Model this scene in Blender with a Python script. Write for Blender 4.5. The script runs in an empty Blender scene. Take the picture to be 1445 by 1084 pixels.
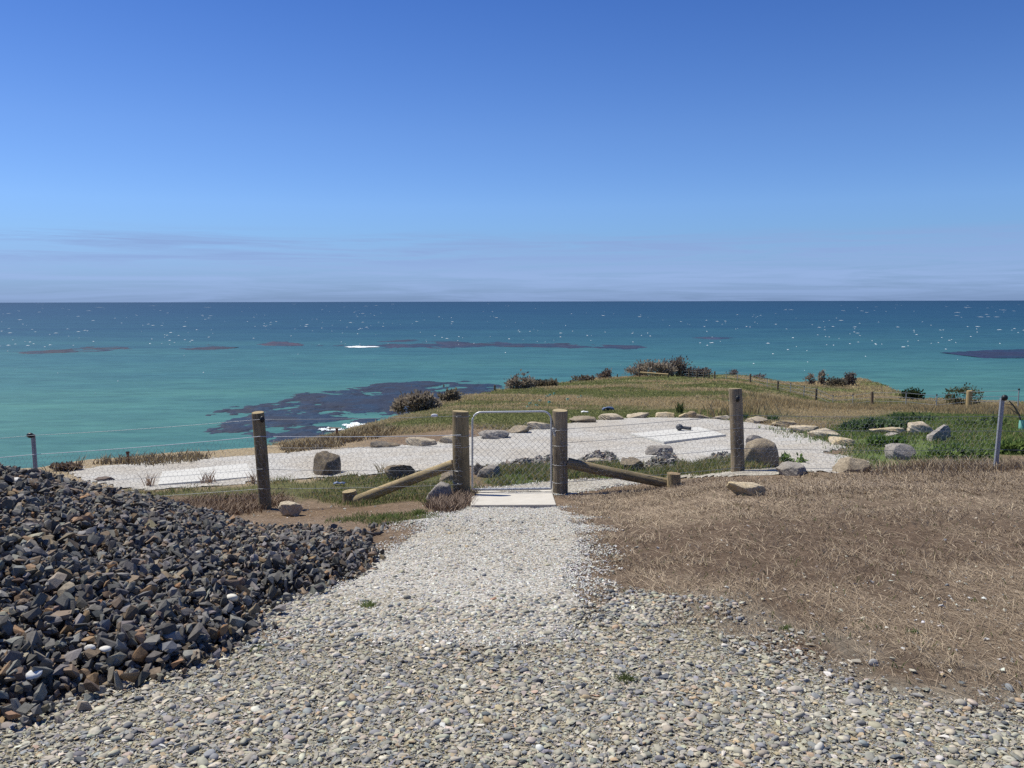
import bpy, bmesh, math, random
import numpy as np
from mathutils import Vector, Matrix

random.seed(7)
rng = np.random.default_rng(11)
SC = bpy.context.scene
COL = SC.collection
W0, H0, F = 1445.0, 1084.0, 1180.0
EYE = 1.6
SEA = -34.4
PITCH = math.radians(5.66)
ROLL = math.radians(0.12)

# ------------------------------------------------------------------ camera
cam_d = bpy.data.cameras.new('camera')
cam = bpy.data.objects.new('camera', cam_d)
COL.objects.link(cam)
cam_d.sensor_width = 36.0
cam_d.lens = F / W0 * 36.0
cam_d.clip_end = 100000
cam_d.clip_start = 0.05
CM = Matrix.Rotation(math.radians(90) - PITCH, 4, 'X') @ Matrix.Rotation(-ROLL, 4, 'Z')
cam.matrix_world = Matrix.Translation((0, 0, EYE)) @ CM
SC.camera = cam
CR = np.array(CM.to_3x3())


def ray(u, v):
    d = np.stack([(np.asarray(u, float) - W0 / 2) / F, -(np.asarray(v, float) - H0 / 2) / F, -np.ones_like(np.asarray(u, float) + np.asarray(v, float))], -1)
    d = d @ CR.T
    return d / d[..., 1:2]          # unit forward depth


def at(u, v, depth):
    r = ray(u, v) * depth
    return Vector((r[0], r[1], r[2] + EYE))


# ------------------------------------------------------------------ noise
def _h(ix, iy, s):
    n = (ix.astype(np.int64) * 374761393 + iy.astype(np.int64) * 668265263 + s * 974711) & 0x7fffffff
    n = ((n ^ (n >> 13)) * 1274126177) & 0x7fffffff
    return ((n ^ (n >> 16)) & 0xffff) / 65535.0


def vn(x, y, s=0):
    x = np.asarray(x, float); y = np.asarray(y, float)
    ix = np.floor(x); iy = np.floor(y)
    fx = x - ix; fy = y - iy
    fx = fx * fx * (3 - 2 * fx); fy = fy * fy * (3 - 2 * fy)
    a = _h(ix, iy, s); b = _h(ix + 1, iy, s); c = _h(ix, iy + 1, s); d = _h(ix + 1, iy + 1, s)
    return (a + (b - a) * fx) * (1 - fy) + (c + (d - c) * fx) * fy


def fbm(x, y, s=0, o=4):
    t = 0; a = .5; n = 0
    for k in range(o):
        t = t + a * vn(np.asarray(x) * 2 ** k + 17.3 * k, np.asarray(y) * 2 ** k - 9.1 * k, s + k); n += a; a *= .5
    return t / n


def sstep(a, b, x):
    t = np.clip((np.asarray(x, float) - a) / (b - a), 0, 1)
    return t * t * (3 - 2 * t)


# ------------------------------------------------------------------ terrain
DT = [0.3, 3, 5, 8, 12, 14, 17, 20, 24, 30, 45, 66, 80, 95, 120, 150, 260]
ZL = [1.6, 1.62, 1.79, 2.24, 2.99, 3.10, 3.16, 3.42, 3.95, 4.75, 6.1, 7.3, 8.4, 9.3, 10.8, 12.5, 19]
ZC = [1.6, 1.62, 1.78, 2.15, 2.80, 2.98, 3.05, 3.08, 3.2, 3.92, 5.2, 7.0, 8.1, 9.2, 10.75, 12.5, 19]
ZR = [1.6, 1.62, 1.75, 2.02, 2.50, 2.72, 2.90, 3.08, 3.5, 4.2, 6.05, 8.5, 9.8, 11.0, 11.7, 13.2, 20]
_lg = np.linspace(math.log(.25), math.log(270), 700)
_k = np.exp(-np.linspace(-2.2, 2.2, 41) ** 2); _k /= _k.sum()


def _prof(Z):
    y = np.interp(_lg, np.log(DT), Z)
    return np.convolve(np.pad(y, 20, mode='edge'), _k, mode='valid')


PL, PC, PR = _prof(ZL), _prof(ZC), _prof(ZR)
UE = [-900, -100, 0, 100, 300, 400, 470, 540, 600, 640, 720, 800, 850, 900, 1000, 1080, 1150, 1215, 1260, 1300, 1445, 1700, 2400]
DE = [13.6, 14.6, 15.2, 16.6, 18.4, 20.5, 23.5, 29, 36, 43, 70, 95, 106, 114, 122, 124, 122, 122, 108, 92, 78, 74, 60]


def terr(X, Y):
    X = np.asarray(X, float); Y = np.asarray(Y, float)
    az = np.clip(np.arctan2(X, Y), -.95, .95)
    d = np.maximum(np.hypot(X, Y) * np.cos(az), .3)
    u = 722.5 + F * np.tan(az)
    l = np.log(d)
    zl = np.interp(l, _lg, PL); zc = np.interp(l, _lg, PC); zr = np.interp(l, _lg, PR)
    wl = 1 - sstep(380, 680, u)
    nearw = 1 - sstep(13, 20, d)
    wr = sstep(885, 1060, u) * nearw + sstep(1010, 1200, u) * (1 - nearw)
    zb = zc + (zl - zc) * wl + (zr - zc) * wr
    # right hand knoll and the dip before it
    zb = zb + 0.55 * np.exp(-((u - 1110) / 40.0) ** 2) * sstep(85, 120, d)
    zb = zb - 0.35 * np.exp(-((u - 1215) / 45.0) ** 2) * sstep(95, 120, d)
    zb = zb - 0.30 * np.exp(-((u - 930) / 70.0) ** 2) * sstep(80, 115, d)
    zb = zb - (fbm(X * .16, Y * .16, 5) - .5) * .7 * sstep(30, 60, d)
    zb = zb - (fbm(X * 1.1, Y * 1.1, 9) - .5) * .10 * sstep(4, 8, d) * (1 - .7 * sstep(14, 15, d) * (1 - sstep(22, 26, d)))
    # rough raised straw along the right hand fence
    zb = zb - .10 * np.exp(-((d - 11.5) / .7) ** 2) * sstep(1060, 1200, u) * (.5 + fbm(X * 2.2, Y * 2.2, 3))
    dE = np.interp(u, UE, DE) * (1 + .05 * (fbm(u * .02, d * 0, 33) - .5))
    s = np.maximum(d - dE, 0)
    zb = zb + 1.0 * s * s / (s + .02 * dE + .4)
    return np.maximum(EYE - zb, SEA - 4)


_ds = np.exp(np.linspace(math.log(1.5), math.log(170), 2500))


def hit(u, v, off=0.0):
    """world point where the sight line through photograph pixel (u, v) meets the ground"""
    r = ray(u, v)
    P = r[None, :] * _ds[:, None]
    g = terr(P[:, 0], P[:, 1]) + off
    below = np.nonzero(P[:, 2] + EYE < g)[0]
    k = below[0] if len(below) else len(_ds) - 1
    d = _ds[k]
    if k > 0:
        e0 = (P[k - 1, 2] + EYE) - g[k - 1]; e1 = (P[k, 2] + EYE) - g[k]
        d = _ds[k - 1] + (_ds[k] - _ds[k - 1]) * e0 / (e0 - e1)
    p = r * d
    return Vector((p[0], p[1], float(terr(p[0], p[1]))))


def ground(x, y):
    return Vector((x, y, float(terr(x, y))))


def poly(pts):
    return np.array([[p.x, p.y] for p in (hit(u, v) for u, v in pts)])


def inside(P, X, Y):
    c = np.zeros(np.shape(X), bool); n = len(P); j = n - 1
    for i in range(n):
        xi, yi = P[i]; xj, yj = P[j]
        m = ((yi > Y) != (yj > Y)) & (X < (xj - xi) * (Y - yi) / (yj - yi + 1e-12) + xi)
        c ^= m; j = i
    return c


def sdist(P, X, Y):
    """signed distance, positive inside"""
    best = np.full(np.shape(X), 1e9); n = len(P)
    for i in range(n):
        a = P[i]; b = P[(i + 1) % n]; e = b - a
        t = np.clip(((X - a[0]) * e[0] + (Y - a[1]) * e[1]) / (e @ e + 1e-12), 0, 1)
        best = np.minimum(best, np.hypot(X - a[0] - t * e[0], Y - a[1] - t * e[1]))
    return np.where(inside(P, X, Y), best, -best)


# ------------------------------------------------------------------ materials
def new_mat(name):
    m = bpy.data.materials.new(name); m.use_nodes = True
    nt = m.node_tree; b = nt.nodes['Principled BSDF']
    return m, nt, b


def N(nt, t, **kw):
    n = nt.nodes.new(t)
    for k, v in kw.items():
        if k in n.inputs.keys(): n.inputs[k].default_value = v
        else: setattr(n, k, v)
    return n


def noise(nt, scale, detail=6, rough=.6, vec=None, dist=0):
    n = N(nt, 'ShaderNodeTexNoise'); n.inputs['Scale'].default_value = scale
    n.inputs['Detail'].default_value = detail; n.inputs['Roughness'].default_value = rough
    n.inputs['Distortion'].default_value = dist
    if vec is not None: nt.links.new(vec, n.inputs['Vector'])
    return n


def coords(nt, kind='Object', scale=(1, 1, 1)):
    t = N(nt, 'ShaderNodeTexCoord'); m = N(nt, 'ShaderNodeMapping')
    m.inputs['Scale'].default_value = scale
    nt.links.new(t.outputs[kind], m.inputs['Vector'])
    return m.outputs['Vector']


def wpos(nt, scale=(1, 1, 1)):
    g = N(nt, 'ShaderNodeNewGeometry'); m = N(nt, 'ShaderNodeMapping')
    m.inputs['Scale'].default_value = scale
    nt.links.new(g.outputs['Position'], m.inputs['Vector'])
    return m.outputs['Vector']


def ramp(nt, fac, stops):
    r = N(nt, 'ShaderNodeValToRGB'); e = r.color_ramp.elements
    while len(e) < len(stops): e.new(.5)
    for i, (p, c) in enumerate(stops):
        e[i].position = p; e[i].color = (*c, 1) if len(c) == 3 else c
    nt.links.new(fac, r.inputs['Fac'])
    return r.outputs['Color']


def mix(nt, a, b, fac, mode='MIX'):
    n = N(nt, 'ShaderNodeMix', data_type='RGBA', blend_type=mode)
    for val, i in ((a, 6), (b, 7)):
        if isinstance(val, tuple): n.inputs[i].default_value = (*val, 1)
        else: nt.links.new(val, n.inputs[i])
    if isinstance(fac, (int, float)): n.inputs[0].default_value = fac
    else: nt.links.new(fac, n.inputs[0])
    return n.outputs[2]


def bump(nt, b, h, strength=.5, dist=.02):
    n = N(nt, 'ShaderNodeBump'); n.inputs['Strength'].default_value = strength
    n.inputs['Distance'].default_value = dist
    nt.links.new(h, n.inputs['Height']); nt.links.new(n.outputs[0], b.inputs['Normal'])
    return n


def attr_mat(name, nscale=30, lo=.75, hi=1.25, rough=.85, bscale=None, bstr=.4, bdist=.01, spec=.3, trans=0):
    m, nt, b = new_mat(name)
    a = N(nt, 'ShaderNodeAttribute', attribute_name='col')
    v = wpos(nt)
    n = noise(nt, nscale, 5, .65, v)
    g = ramp(nt, n.outputs['Fac'], [(.3, (lo,) * 3), (.7, (hi,) * 3)])
    c = mix(nt, a.outputs['Color'], g, 1.0, 'MULTIPLY')
    nt.links.new(c, b.inputs['Base Color'])
    b.inputs['Roughness'].default_value = rough
    b.inputs['Specular IOR Level'].default_value = spec
    if bscale: bump(nt, b, noise(nt, bscale, 6, .7, v).outputs['Fac'], bstr, bdist)
    if trans:
        t = N(nt, 'ShaderNodeBsdfTranslucent'); nt.links.new(c, t.inputs['Color'])
        s = N(nt, 'ShaderNodeMixShader'); s.inputs[0].default_value = trans
        nt.links.new(b.outputs[0], s.inputs[1]); nt.links.new(t.outputs[0], s.inputs[2])
        nt.links.new(s.outputs[0], nt.nodes['Material Output'].inputs['Surface'])
    return m


def plain_mat(name, c1, c2, scale=20, rough=.8, metal=0, bstr=.3, bdist=.005, spec=.3, stretch=(1, 1, 1), third=None):
    m, nt, b = new_mat(name)
    v = coords(nt, 'Object', stretch)
    n = noise(nt, scale, 7, .65, v)
    col = ramp(nt, n.outputs['Fac'], [(.32, c1), (.68, c2)])
    if third:
        n2 = noise(nt, scale * .23, 5, .6, v)
        k = ramp(nt, n2.outputs['Fac'], [(.5, (0, 0, 0)), (.66, (1, 1, 1))])
        col = mix(nt, col, third, k)
    nt.links.new(col, b.inputs['Base Color'])
    b.inputs['Roughness'].default_value = rough; b.inputs['Metallic'].default_value = metal
    b.inputs['Specular IOR Level'].default_value = spec
    bump(nt, b, n.outputs['Fac'], bstr, bdist)
    return m


MAT = {}
MAT['stone'] = attr_mat('crushed_stone', 45, .72, 1.25, .8, 160, .5, .004, .35)
MAT['pebble'] = attr_mat('pebble', 60, .82, 1.15, .75, 200, .25, .002, .35)
MAT['blade'] = attr_mat('plant_blade', 9, .85, 1.12, .7, None, spec=.15, trans=.38)
MAT['straw'] = attr_mat('dry_straw', 12, .8, 1.2, .7, None, spec=.2)
MAT['ground'] = attr_mat('earth', 14, .62, 1.32, .95, 55, .9, .03, .12)
MAT['kelp'] = attr_mat('kelp', .8, .6, 1.35, .55, .9, .5, .2, .25)
MAT['foam'] = plain_mat('sea_foam', (.62, .68, .70), (.82, .85, .86), 1.2, .9)
MAT['wood'] = None


def wood(name, dark, light, cap):
    m, nt, b = new_mat(name)
    v = coords(nt, 'Object', (1, 1, .06))
    n = noise(nt, 34, 8, .7, v, .6)
    n2 = noise(nt, 3.2, 4, .6, coords(nt, 'Object', (1, 1, .55)))
    n3 = noise(nt, 90, 4, .6, coords(nt, 'Object', (1, 1, .03)))
    c = ramp(nt, n.outputs['Fac'], [(.3, dark), (.72, light)])
    k = ramp(nt, n2.outputs['Fac'], [(.35, (.62, .62, .6)), (.65, (1.2, 1.15, 1.05))])
    c = mix(nt, c, k, 1, 'MULTIPLY')
    cr = ramp(nt, n3.outputs['Fac'], [(.34, (.2, .17, .15)), (.45, (1, 1, 1))])
    c = mix(nt, c, cr, .75, 'MULTIPLY')
    # end grain: faces that look along the post
    tc = N(nt, 'ShaderNodeTexCoord'); sp = N(nt, 'ShaderNodeSeparateXYZ')
    nt.links.new(tc.outputs['Normal'], sp.inputs[0])
    ab = N(nt, 'ShaderNodeMath', operation='ABSOLUTE'); nt.links.new(sp.outputs[2], ab.inputs[0])
    gt = N(nt, 'ShaderNodeMath', operation='GREATER_THAN'); gt.inputs[1].default_value = .75
    nt.links.new(ab.outputs[0], gt.inputs[0])
    ring = noise(nt, 30, 4, .6, coords(nt, 'Object'))
    ec = ramp(nt, ring.outputs['Fac'], [(.3, tuple(x * .6 for x in cap)), (.7, cap)])
    c = mix(nt, c, ec, gt.outputs[0])
    nt.links.new(c, b.inputs['Base Color'])
    b.inputs['Roughness'].default_value = .85; b.inputs['Specular IOR Level'].default_value = .2
    bump(nt, b, n.outputs['Fac'], .55, .012)
    return m


MAT['wood'] = wood('weathered_pine', (.18, .145, .088), (.36, .295, .185), (.42, .33, .18))
MAT['wood_grey'] = wood('greyed_pine', (.205, .165, .112), (.40, .33, .235), (.46, .37, .22))
MAT['wood_pale'] = wood('fresh_pine', (.30, .235, .13), (.54, .44, .27), (.36, .26, .15))
MAT['wood_far'] = plain_mat('old_post_timber', (.10, .075, .05), (.20, .155, .10), 20)
MAT['wood_yellow'] = plain_mat('new_post_timber', (.33, .24, .11), (.45, .34, .18), 20)
MAT['galv'] = plain_mat('galvanised_steel', (.42, .43, .44), (.56, .57, .58), 60, .45, .35, .1, .001, .5)
MAT['steel'] = plain_mat('galvanised_post_steel', (.26, .275, .30), (.42, .435, .46), 40, .5, .35, .1, .001, .5)
MAT['wire'] = plain_mat('fence_wire', (.17, .19, .22), (.30, .32, .36), 90, .5, .5, .05, .001)
MAT['net'] = plain_mat('netting_wire', (.30, .31, .33), (.42, .43, .45), 90, .6, .3, .05, .001)
MAT['rope'] = plain_mat('pale_cord', (.50, .55, .60), (.66, .70, .74), 90, .7, 0, .05, .001)
MAT['black'] = plain_mat('black_plastic', (.012, .014, .014), (.03, .032, .034), 40, .45)
MAT['teal_pl'] = plain_mat('green_plastic_sleeve', (.14, .40, .33), (.25, .52, .44), 10, .5)
MAT['blue_pl'] = plain_mat('blue_plastic', (.05, .08, .17), (.14, .19, .30), 30, .5)
MAT['dark_iron'] = plain_mat('dark_iron', (.035, .038, .045), (.09, .095, .105), 40, .5)
MAT['white_pl'] = plain_mat('white_plastic', (.66, .67, .66), (.80, .80, .79), 30, .5)
MAT['rust'] = plain_mat('rusty_steel', (.13, .045, .03), (.22, .09, .05), 60, .8)
MAT['concrete'] = plain_mat('concrete', (.45, .42, .36), (.54, .505, .44), 7, .9, 0, .15, .003, .2)
MAT['concrete_new'] = plain_mat('new_concrete', (.47, .46, .42), (.54, .53, .49), 5, .9, 0, .12, .003, .2)
MAT['twig'] = plain_mat('twig_bark', (.09, .065, .05), (.18, .14, .11), 30, .9)


def rock_mat(name, c1, c2, c3):
    m, nt, b = new_mat(name)
    v = wpos(nt)
    n = noise(nt, 5, 8, .7, v); n2 = noise(nt, 1.6, 5, .6, v); n3 = noise(nt, 45, 4, .6, v)
    c = ramp(nt, n.outputs['Fac'], [(.3, c1), (.7, c2)])
    k = ramp(nt, n2.outputs['Fac'], [(.5, (0, 0, 0)), (.64, (1, 1, 1))])
    c = mix(nt, c, c3, k)
    g = ramp(nt, n3.outputs['Fac'], [(.3, (.65,) * 3), (.7, (1.25,) * 3)])
    c = mix(nt, c, g, 1, 'MULTIPLY')
    nt.links.new(c, b.inputs['Base Color'])
    b.inputs['Roughness'].default_value = .9; b.inputs['Specular IOR Level'].default_value = .2
    ad = N(nt, 'ShaderNodeMath', operation='ADD')
    nt.links.new(n.outputs['Fac'], ad.inputs[0])
    ml = N(nt, 'ShaderNodeMath', operation='MULTIPLY'); ml.inputs[1].default_value = .35
    nt.links.new(n3.outputs['Fac'], ml.inputs[0]); nt.links.new(ml.outputs[0], ad.inputs[1])
    bump(nt, b, ad.outputs[0], .7, .05)
    return m


RM = {
    'tan': rock_mat('tan_sandstone', (0.333, 0.275, 0.192), (0.512, 0.435, 0.320), (0.589, 0.512, 0.384)),
    'ochre': rock_mat('ochre_sandstone', (0.384, 0.301, 0.166), (0.576, 0.461, 0.282), (0.512, 0.435, 0.320)),
    'grey': rock_mat('grey_boulder', (0.218, 0.198, 0.173), (0.371, 0.339, 0.301), (0.282, 0.243, 0.192)),
    'brown': rock_mat('brown_boulder', (0.192, 0.154, 0.109), (0.346, 0.288, 0.205), (0.384, 0.320, 0.230)),
    'dark': rock_mat('dark_basalt', (0.077, 0.069, 0.061), (0.198, 0.173, 0.141), (0.346, 0.262, 0.160)),
    'umber': rock_mat('umber_boulder', (.10, .082, .06), (.24, .195, .135), (.36, .28, .18)),
    'pale': rock_mat('pale_limestone', (0.486, 0.448, 0.384), (0.700, 0.653, 0.576), (0.538, 0.486, 0.422)),
}


# ------------------------------------------------------------------ mesh helpers
def tag(o, label=None, cat=None, group=None, kind=None):
    if label: o['label'] = label
    if cat: o['category'] = cat
    if group: o['group'] = group
    if kind: o['kind'] = kind
    return o


def link(name, me, mat, parent=None, loc=None):
    o = bpy.data.objects.new(name, me); COL.objects.link(o)
    if mat is not None: me.materials.append(mat)
    if parent is not None: o.parent = parent
    if loc is not None: o.location = loc
    return o


def empty(name, loc, label, cat, group=None):
    o = bpy.data.objects.new(name, None); COL.objects.link(o); o.location = loc
    o.empty_display_size = .2
    return tag(o, label, cat, group)


def np_mesh(name, V, Fc, col=None, smooth=False):
    """V (n,3); Fc (m,3) or (m,4); col (n,3) point colour"""
    me = bpy.data.meshes.new(name)
    V = np.ascontiguousarray(V, np.float32); Fc = np.ascontiguousarray(Fc, np.int32)
    k = Fc.shape[1]
    me.vertices.add(len(V)); me.vertices.foreach_set('co', V.ravel())
    me.loops.add(Fc.size); me.loops.foreach_set('vertex_index', Fc.ravel())
    me.polygons.add(len(Fc)); me.polygons.foreach_set('loop_start', np.arange(0, Fc.size, k, dtype=np.int32))
    me.polygons.foreach_set('loop_total', np.full(len(Fc), k, np.int32))
    me.polygons.foreach_set('use_smooth', np.full(len(Fc), smooth, bool))
    me.update(calc_edges=True)
    if col is not None:
        a = me.attributes.new('col', 'FLOAT_COLOR', 'POINT')
        c = np.ones((len(V), 4), np.float32); c[:, :3] = col
        a.data.foreach_set('color', c.ravel())
    return me


def bm_mesh(name, bm, smooth=True):
    me = bpy.data.meshes.new(name); bm.to_mesh(me); bm.free()
    for p in me.polygons: p.use_smooth = smooth
    return me


def bm_arrays(bm):
    bmesh.ops.triangulate(bm, faces=bm.faces[:])
    bm.verts.index_update()
    V = np.array([v.co[:] for v in bm.verts]); T = np.array([[v.index for v in f.verts] for f in bm.faces])
    bm.free(); return V, T


def hull(n, seed, flat=1.0, cuboid=.5):
    r = np.random.default_rng(seed)
    bm = bmesh.new()
    for _ in range(n):
        p = r.normal(size=3); p /= np.linalg.norm(p)
        p = p / (np.abs(p).max() ** cuboid) * r.uniform(.75, 1)
        bm.verts.new((p[0], p[1] * r.uniform(.7, 1), p[2] * flat))
    g = bmesh.ops.convex_hull(bm, input=bm.verts[:])
    bmesh.ops.delete(bm, geom=[e for e in g['geom_interior'] if isinstance(e, bmesh.types.BMVert)], context='VERTS')
    return bm_arrays(bm)


def pebble_form(sub, seed):
    r = np.random.default_rng(seed)
    bm = bmesh.new(); bmesh.ops.create_icosphere(bm, subdivisions=sub, radius=1)
    V, T = bm_arrays(bm)
    pl = r.normal(size=(5, 3)); pl /= np.linalg.norm(pl, axis=1)[:, None]
    for n in pl:
        d = r.uniform(.5, .85); s = V @ n
        V = V - np.maximum(s - d, 0)[:, None] * n * .85
    return V, T


def instances(forms, which, pos, scl, rot, col):
    """one soup mesh made of many copies. rot (n,3,3)"""
    Vs, Ts, Cs, off = [], [], [], 0
    for k, (V, T) in enumerate(forms):
        ix = np.nonzero(which == k)[0]
        if not len(ix): continue
        P = np.einsum('nij,nvj->nvi', rot[ix], V[None] * scl[ix][:, None, :]) + pos[ix][:, None, :]
        n, nv = P.shape[:2]
        Vs.append(P.reshape(-1, 3)); Cs.append(np.repeat(col[ix], nv, 0))
        Ts.append((T[None] + (np.arange(n) * nv)[:, None, None]).reshape(-1, 3) + off); off += n * nv
    return np.concatenate(Vs), np.concatenate(Ts), np.concatenate(Cs)


def rots(n, tilt):
    """random yaw and a random tilt (radians sigma)"""
    a = rng.uniform(0, 2 * np.pi, n); b = rng.normal(0, tilt, n); c = rng.normal(0, tilt, n)
    ca, sa, cb, sb, cc, sn = np.cos(a), np.sin(a), np.cos(b), np.sin(b), np.cos(c), np.sin(c)
    Z = np.zeros(n); O = np.ones(n)
    Rz = np.stack([ca, -sa, Z, sa, ca, Z, Z, Z, O], -1).reshape(n, 3, 3)
    Rx = np.stack([O, Z, Z, Z, cb, -sb, Z, sb, cb], -1).reshape(n, 3, 3)
    Ry = np.stack([cc, Z, sn, Z, O, Z, -sn, Z, cc], -1).reshape(n, 3, 3)
    return Rx @ Ry @ Rz


def tube_arr(pts, r, seg=6, r2=None):
    pts = [Vector(p) for p in pts]; V = []; Q = []
    n = len(pts)
    for i, p in enumerate(pts):
        t = (pts[min(i + 1, n - 1)] - pts[max(i - 1, 0)]).normalized()
        ref = Vector((0, 0, 1)) if abs(t.z) < .9 else Vector((1, 0, 0))
        a = t.cross(ref).normalized(); b = t.cross(a).normalized()
        rr = r if r2 is None else r + (r2 - r) * i / max(n - 1, 1)
        for k in range(seg):
            th = 2 * math.pi * k / seg
            V.append((p + (a * math.cos(th) + b * math.sin(th)) * rr)[:])
    for i in range(n - 1):
        for k in range(seg):
            k2 = (k + 1) % seg
            Q.append([i * seg + k, i * seg + k2, (i + 1) * seg + k2, (i + 1) * seg + k])
    return np.array(V), np.array(Q)


def join(parts):
    Vs, Qs, o = [], [], 0
    for V, Q in parts:
        Vs.append(V); Qs.append(Q + o); o += len(V)
    return np.concatenate(Vs), np.concatenate(Qs)


def tubes(name, runs, r, mat, parent, seg=6, origin=Vector((0, 0, 0)), smooth=True):
    V, Q = join([tube_arr([Vector(p) - origin for p in run], r, seg) for run in runs])
    return link(name, np_mesh(name, V, Q, smooth=smooth), mat, parent)


def log_mesh(name, length, r, seed=0, seg=28, rings=26, taper=.04, flat=None):
    """an upright round post of length along z with worn edges, wobble and splits"""
    r_ = random.Random(seed); bm = bmesh.new()
    ph = [r_.uniform(0, 6.28) for _ in range(6)]
    zs = [i / (rings - 1) for i in range(rings)]
    zs = [0, .004] + zs[1:-1] + [.988, .996, 1]
    rows = []
    for z in zs:
        k = 1.0
        if z > .99: k = .93 if z >= 1 else .985
        row = []
        for s in range(seg):
            th = 2 * math.pi * s / seg
            w = 1 + .025 * math.sin(2 * th + ph[0] + z * 2) + .02 * math.sin(3 * th + ph[1] - z * 3) + .008 * math.sin(7 * th + ph[2] + z * 1.2)
            rr = r * k * w * (1 + taper * (.5 - z))
            x, y = rr * math.cos(th), rr * math.sin(th)
            if flat: y *= flat
            dx = .012 * math.sin(z * 3 + ph[3]); dy = .010 * math.sin(z * 2.6 + ph[4])
            dz = .008 * math.cos(th + ph[5]) if z > .98 else 0
            row.append(bm.verts.new((x + dx, y + dy, z * length + dz)))
        rows.append(row)
    for a, b in zip(rows, rows[1:]):
        for s in range(seg):
            bm.faces.new((a[s], a[(s + 1) % seg], b[(s + 1) % seg], b[s]))
    bm.faces.new(rows[-1]); bm.faces.new(list(reversed(rows[0])))
    me = bm_mesh(name, bm)
    for p in me.polygons:
        if len(p.vertices) > 4: p.use_smooth = False
    return me


def box_arr(x0, x1, y0, y1, z0, z1):
    V = np.array([[x, y, z] for z in (z0, z1) for y in (y0, y1) for x in (x0, x1)], float)
    Q = np.array([[0, 2, 3, 1], [4, 5, 7, 6], [0, 1, 5, 4], [1, 3, 7, 5], [3, 2, 6, 7], [2, 0, 4, 6]])
    return V, Q


# ------------------------------------------------------------------ world and sun
SUN_EL = math.radians(59); SUN_AZ = math.radians(-62)       # azimuth from +Y towards +X: the sun stands to the left
sun_dir = Vector((math.sin(SUN_AZ) * math.cos(SUN_EL), math.cos(SUN_AZ) * math.cos(SUN_EL), math.sin(SUN_EL)))
sl = bpy.data.lights.new('sun', 'SUN'); sl.energy = 5.0; sl.angle = math.radians(.53); sl.color = (1, .955, .84)
so = bpy.data.objects.new('sun', sl); COL.objects.link(so)
so.rotation_euler = (-sun_dir).to_track_quat('-Z', 'Y').to_euler()

w = bpy.data.worlds.new('World'); SC.world = w; w.use_nodes = True
nt = w.node_tree; nt.nodes.clear()
out = N(nt, 'ShaderNodeOutputWorld'); bg = N(nt, 'ShaderNodeBackground')
sky = N(nt, 'ShaderNodeTexSky', sky_type='NISHITA')
sky.sun_disc = False; sky.sun_elevation = SUN_EL; sky.sun_rotation = SUN_AZ
sky.altitude = 60; sky.air_density = 1.0; sky.dust_density = .3; sky.ozone_density = 2.5
hs = N(nt, 'ShaderNodeHueSaturation'); hs.inputs['Saturation'].default_value = 1.12
nt.links.new(sky.outputs[0], hs.inputs['Color'])
tc = N(nt, 'ShaderNodeTexCoord'); sx = N(nt, 'ShaderNodeSeparateXYZ')
nt.links.new(tc.outputs['Generated'], sx.inputs[0])
tint = ramp(nt, sx.outputs[2], [(0.0, (.23, .39, .92)), (.04, (.36, .54, 1.0)), (.076, (.47, .65, 1.02)), (.11, (.54, .71, 1.07)), (.19, (.53, .68, 1.02)), (.34, (.37, .54, .92))])
base = mix(nt, hs.outputs[0], tint, 1, 'MULTIPLY')
# thin streaky cloud low over the horizon, laid out by direction
mp = N(nt, 'ShaderNodeMapping'); mp.inputs['Scale'].default_value = (2.4, 2.4, 52)
nt.links.new(tc.outputs['Generated'], mp.inputs['Vector'])
cn = noise(nt, 1.9, 10, .64, mp.outputs['Vector'], .7)
cf = ramp(nt, cn.outputs['Fac'], [(.44, (0, 0, 0)), (.62, (1, 1, 1))])
band = ramp(nt, sx.outputs[2], [(.030, (.0,) * 3), (.050, (.85,) * 3), (.068, (1.0,) * 3), (.084, (.0,) * 3)])
cm = mix(nt, cf, band, 1, 'MULTIPLY')
veil = ramp(nt, sx.outputs[2], [(.0, (.5,) * 3), (.028, (.72,) * 3), (.048, (.6,) * 3), (.076, (.0,) * 3)])
cf2 = ramp(nt, cn.outputs['Fac'], [(.38, (.35,) * 3), (.60, (1,) * 3)])
vv = mix(nt, veil, cf2, 1, 'MULTIPLY')
hz = mix(nt, base, (2.95, 4.15, 6.9), vv)
cl = N(nt, 'ShaderNodeMath', operation='MULTIPLY'); cl.inputs[1].default_value = .85
nt.links.new(cm, cl.inputs[0])
fin = mix(nt, hz, (2.25, 3.4, 6.0), cl.outputs[0])
nt.links.new(fin, bg.inputs['Color']); bg.inputs['Strength'].default_value = .1
nt.links.new(bg.outputs[0], out.inputs['Surface'])

# ------------------------------------------------------------------ sea
m, nt, b = new_mat('sea_water')
g = N(nt, 'ShaderNodeNewGeometry'); sp = N(nt, 'ShaderNodeSeparateXYZ'); nt.links.new(g.outputs['Position'], sp.inputs[0])
nz = noise(nt, 1, 5, .6, wpos(nt, (.0016, .0055, 1)), .3)
ma = N(nt, 'ShaderNodeMath', operation='MULTIPLY_ADD'); ma.inputs[1].default_value = 600; nt.links.new(nz.outputs['Fac'], ma.inputs[0])
nt.links.new(sp.outputs[1], ma.inputs[2])
lgn = N(nt, 'ShaderNodeMath', operation='LOGARITHM'); lgn.inputs[1].default_value = 10; nt.links.new(ma.outputs[0], lgn.inputs[0])
mr = N(nt, 'ShaderNodeMapRange'); mr.inputs[1].default_value = 2.5; mr.inputs[2].default_value = 4.5; nt.links.new(lgn.outputs[0], mr.inputs[0])
sc_ = ramp(nt, mr.outputs[0], [(0, (.037, .126, .121)), (.10, (.055, .158, .138)), (.20, (.037, .122, .132)), (.32, (.015, .064, .100)), (.5, (.010, .048, .090)), (1, (.008, .035, .070))])
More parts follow.
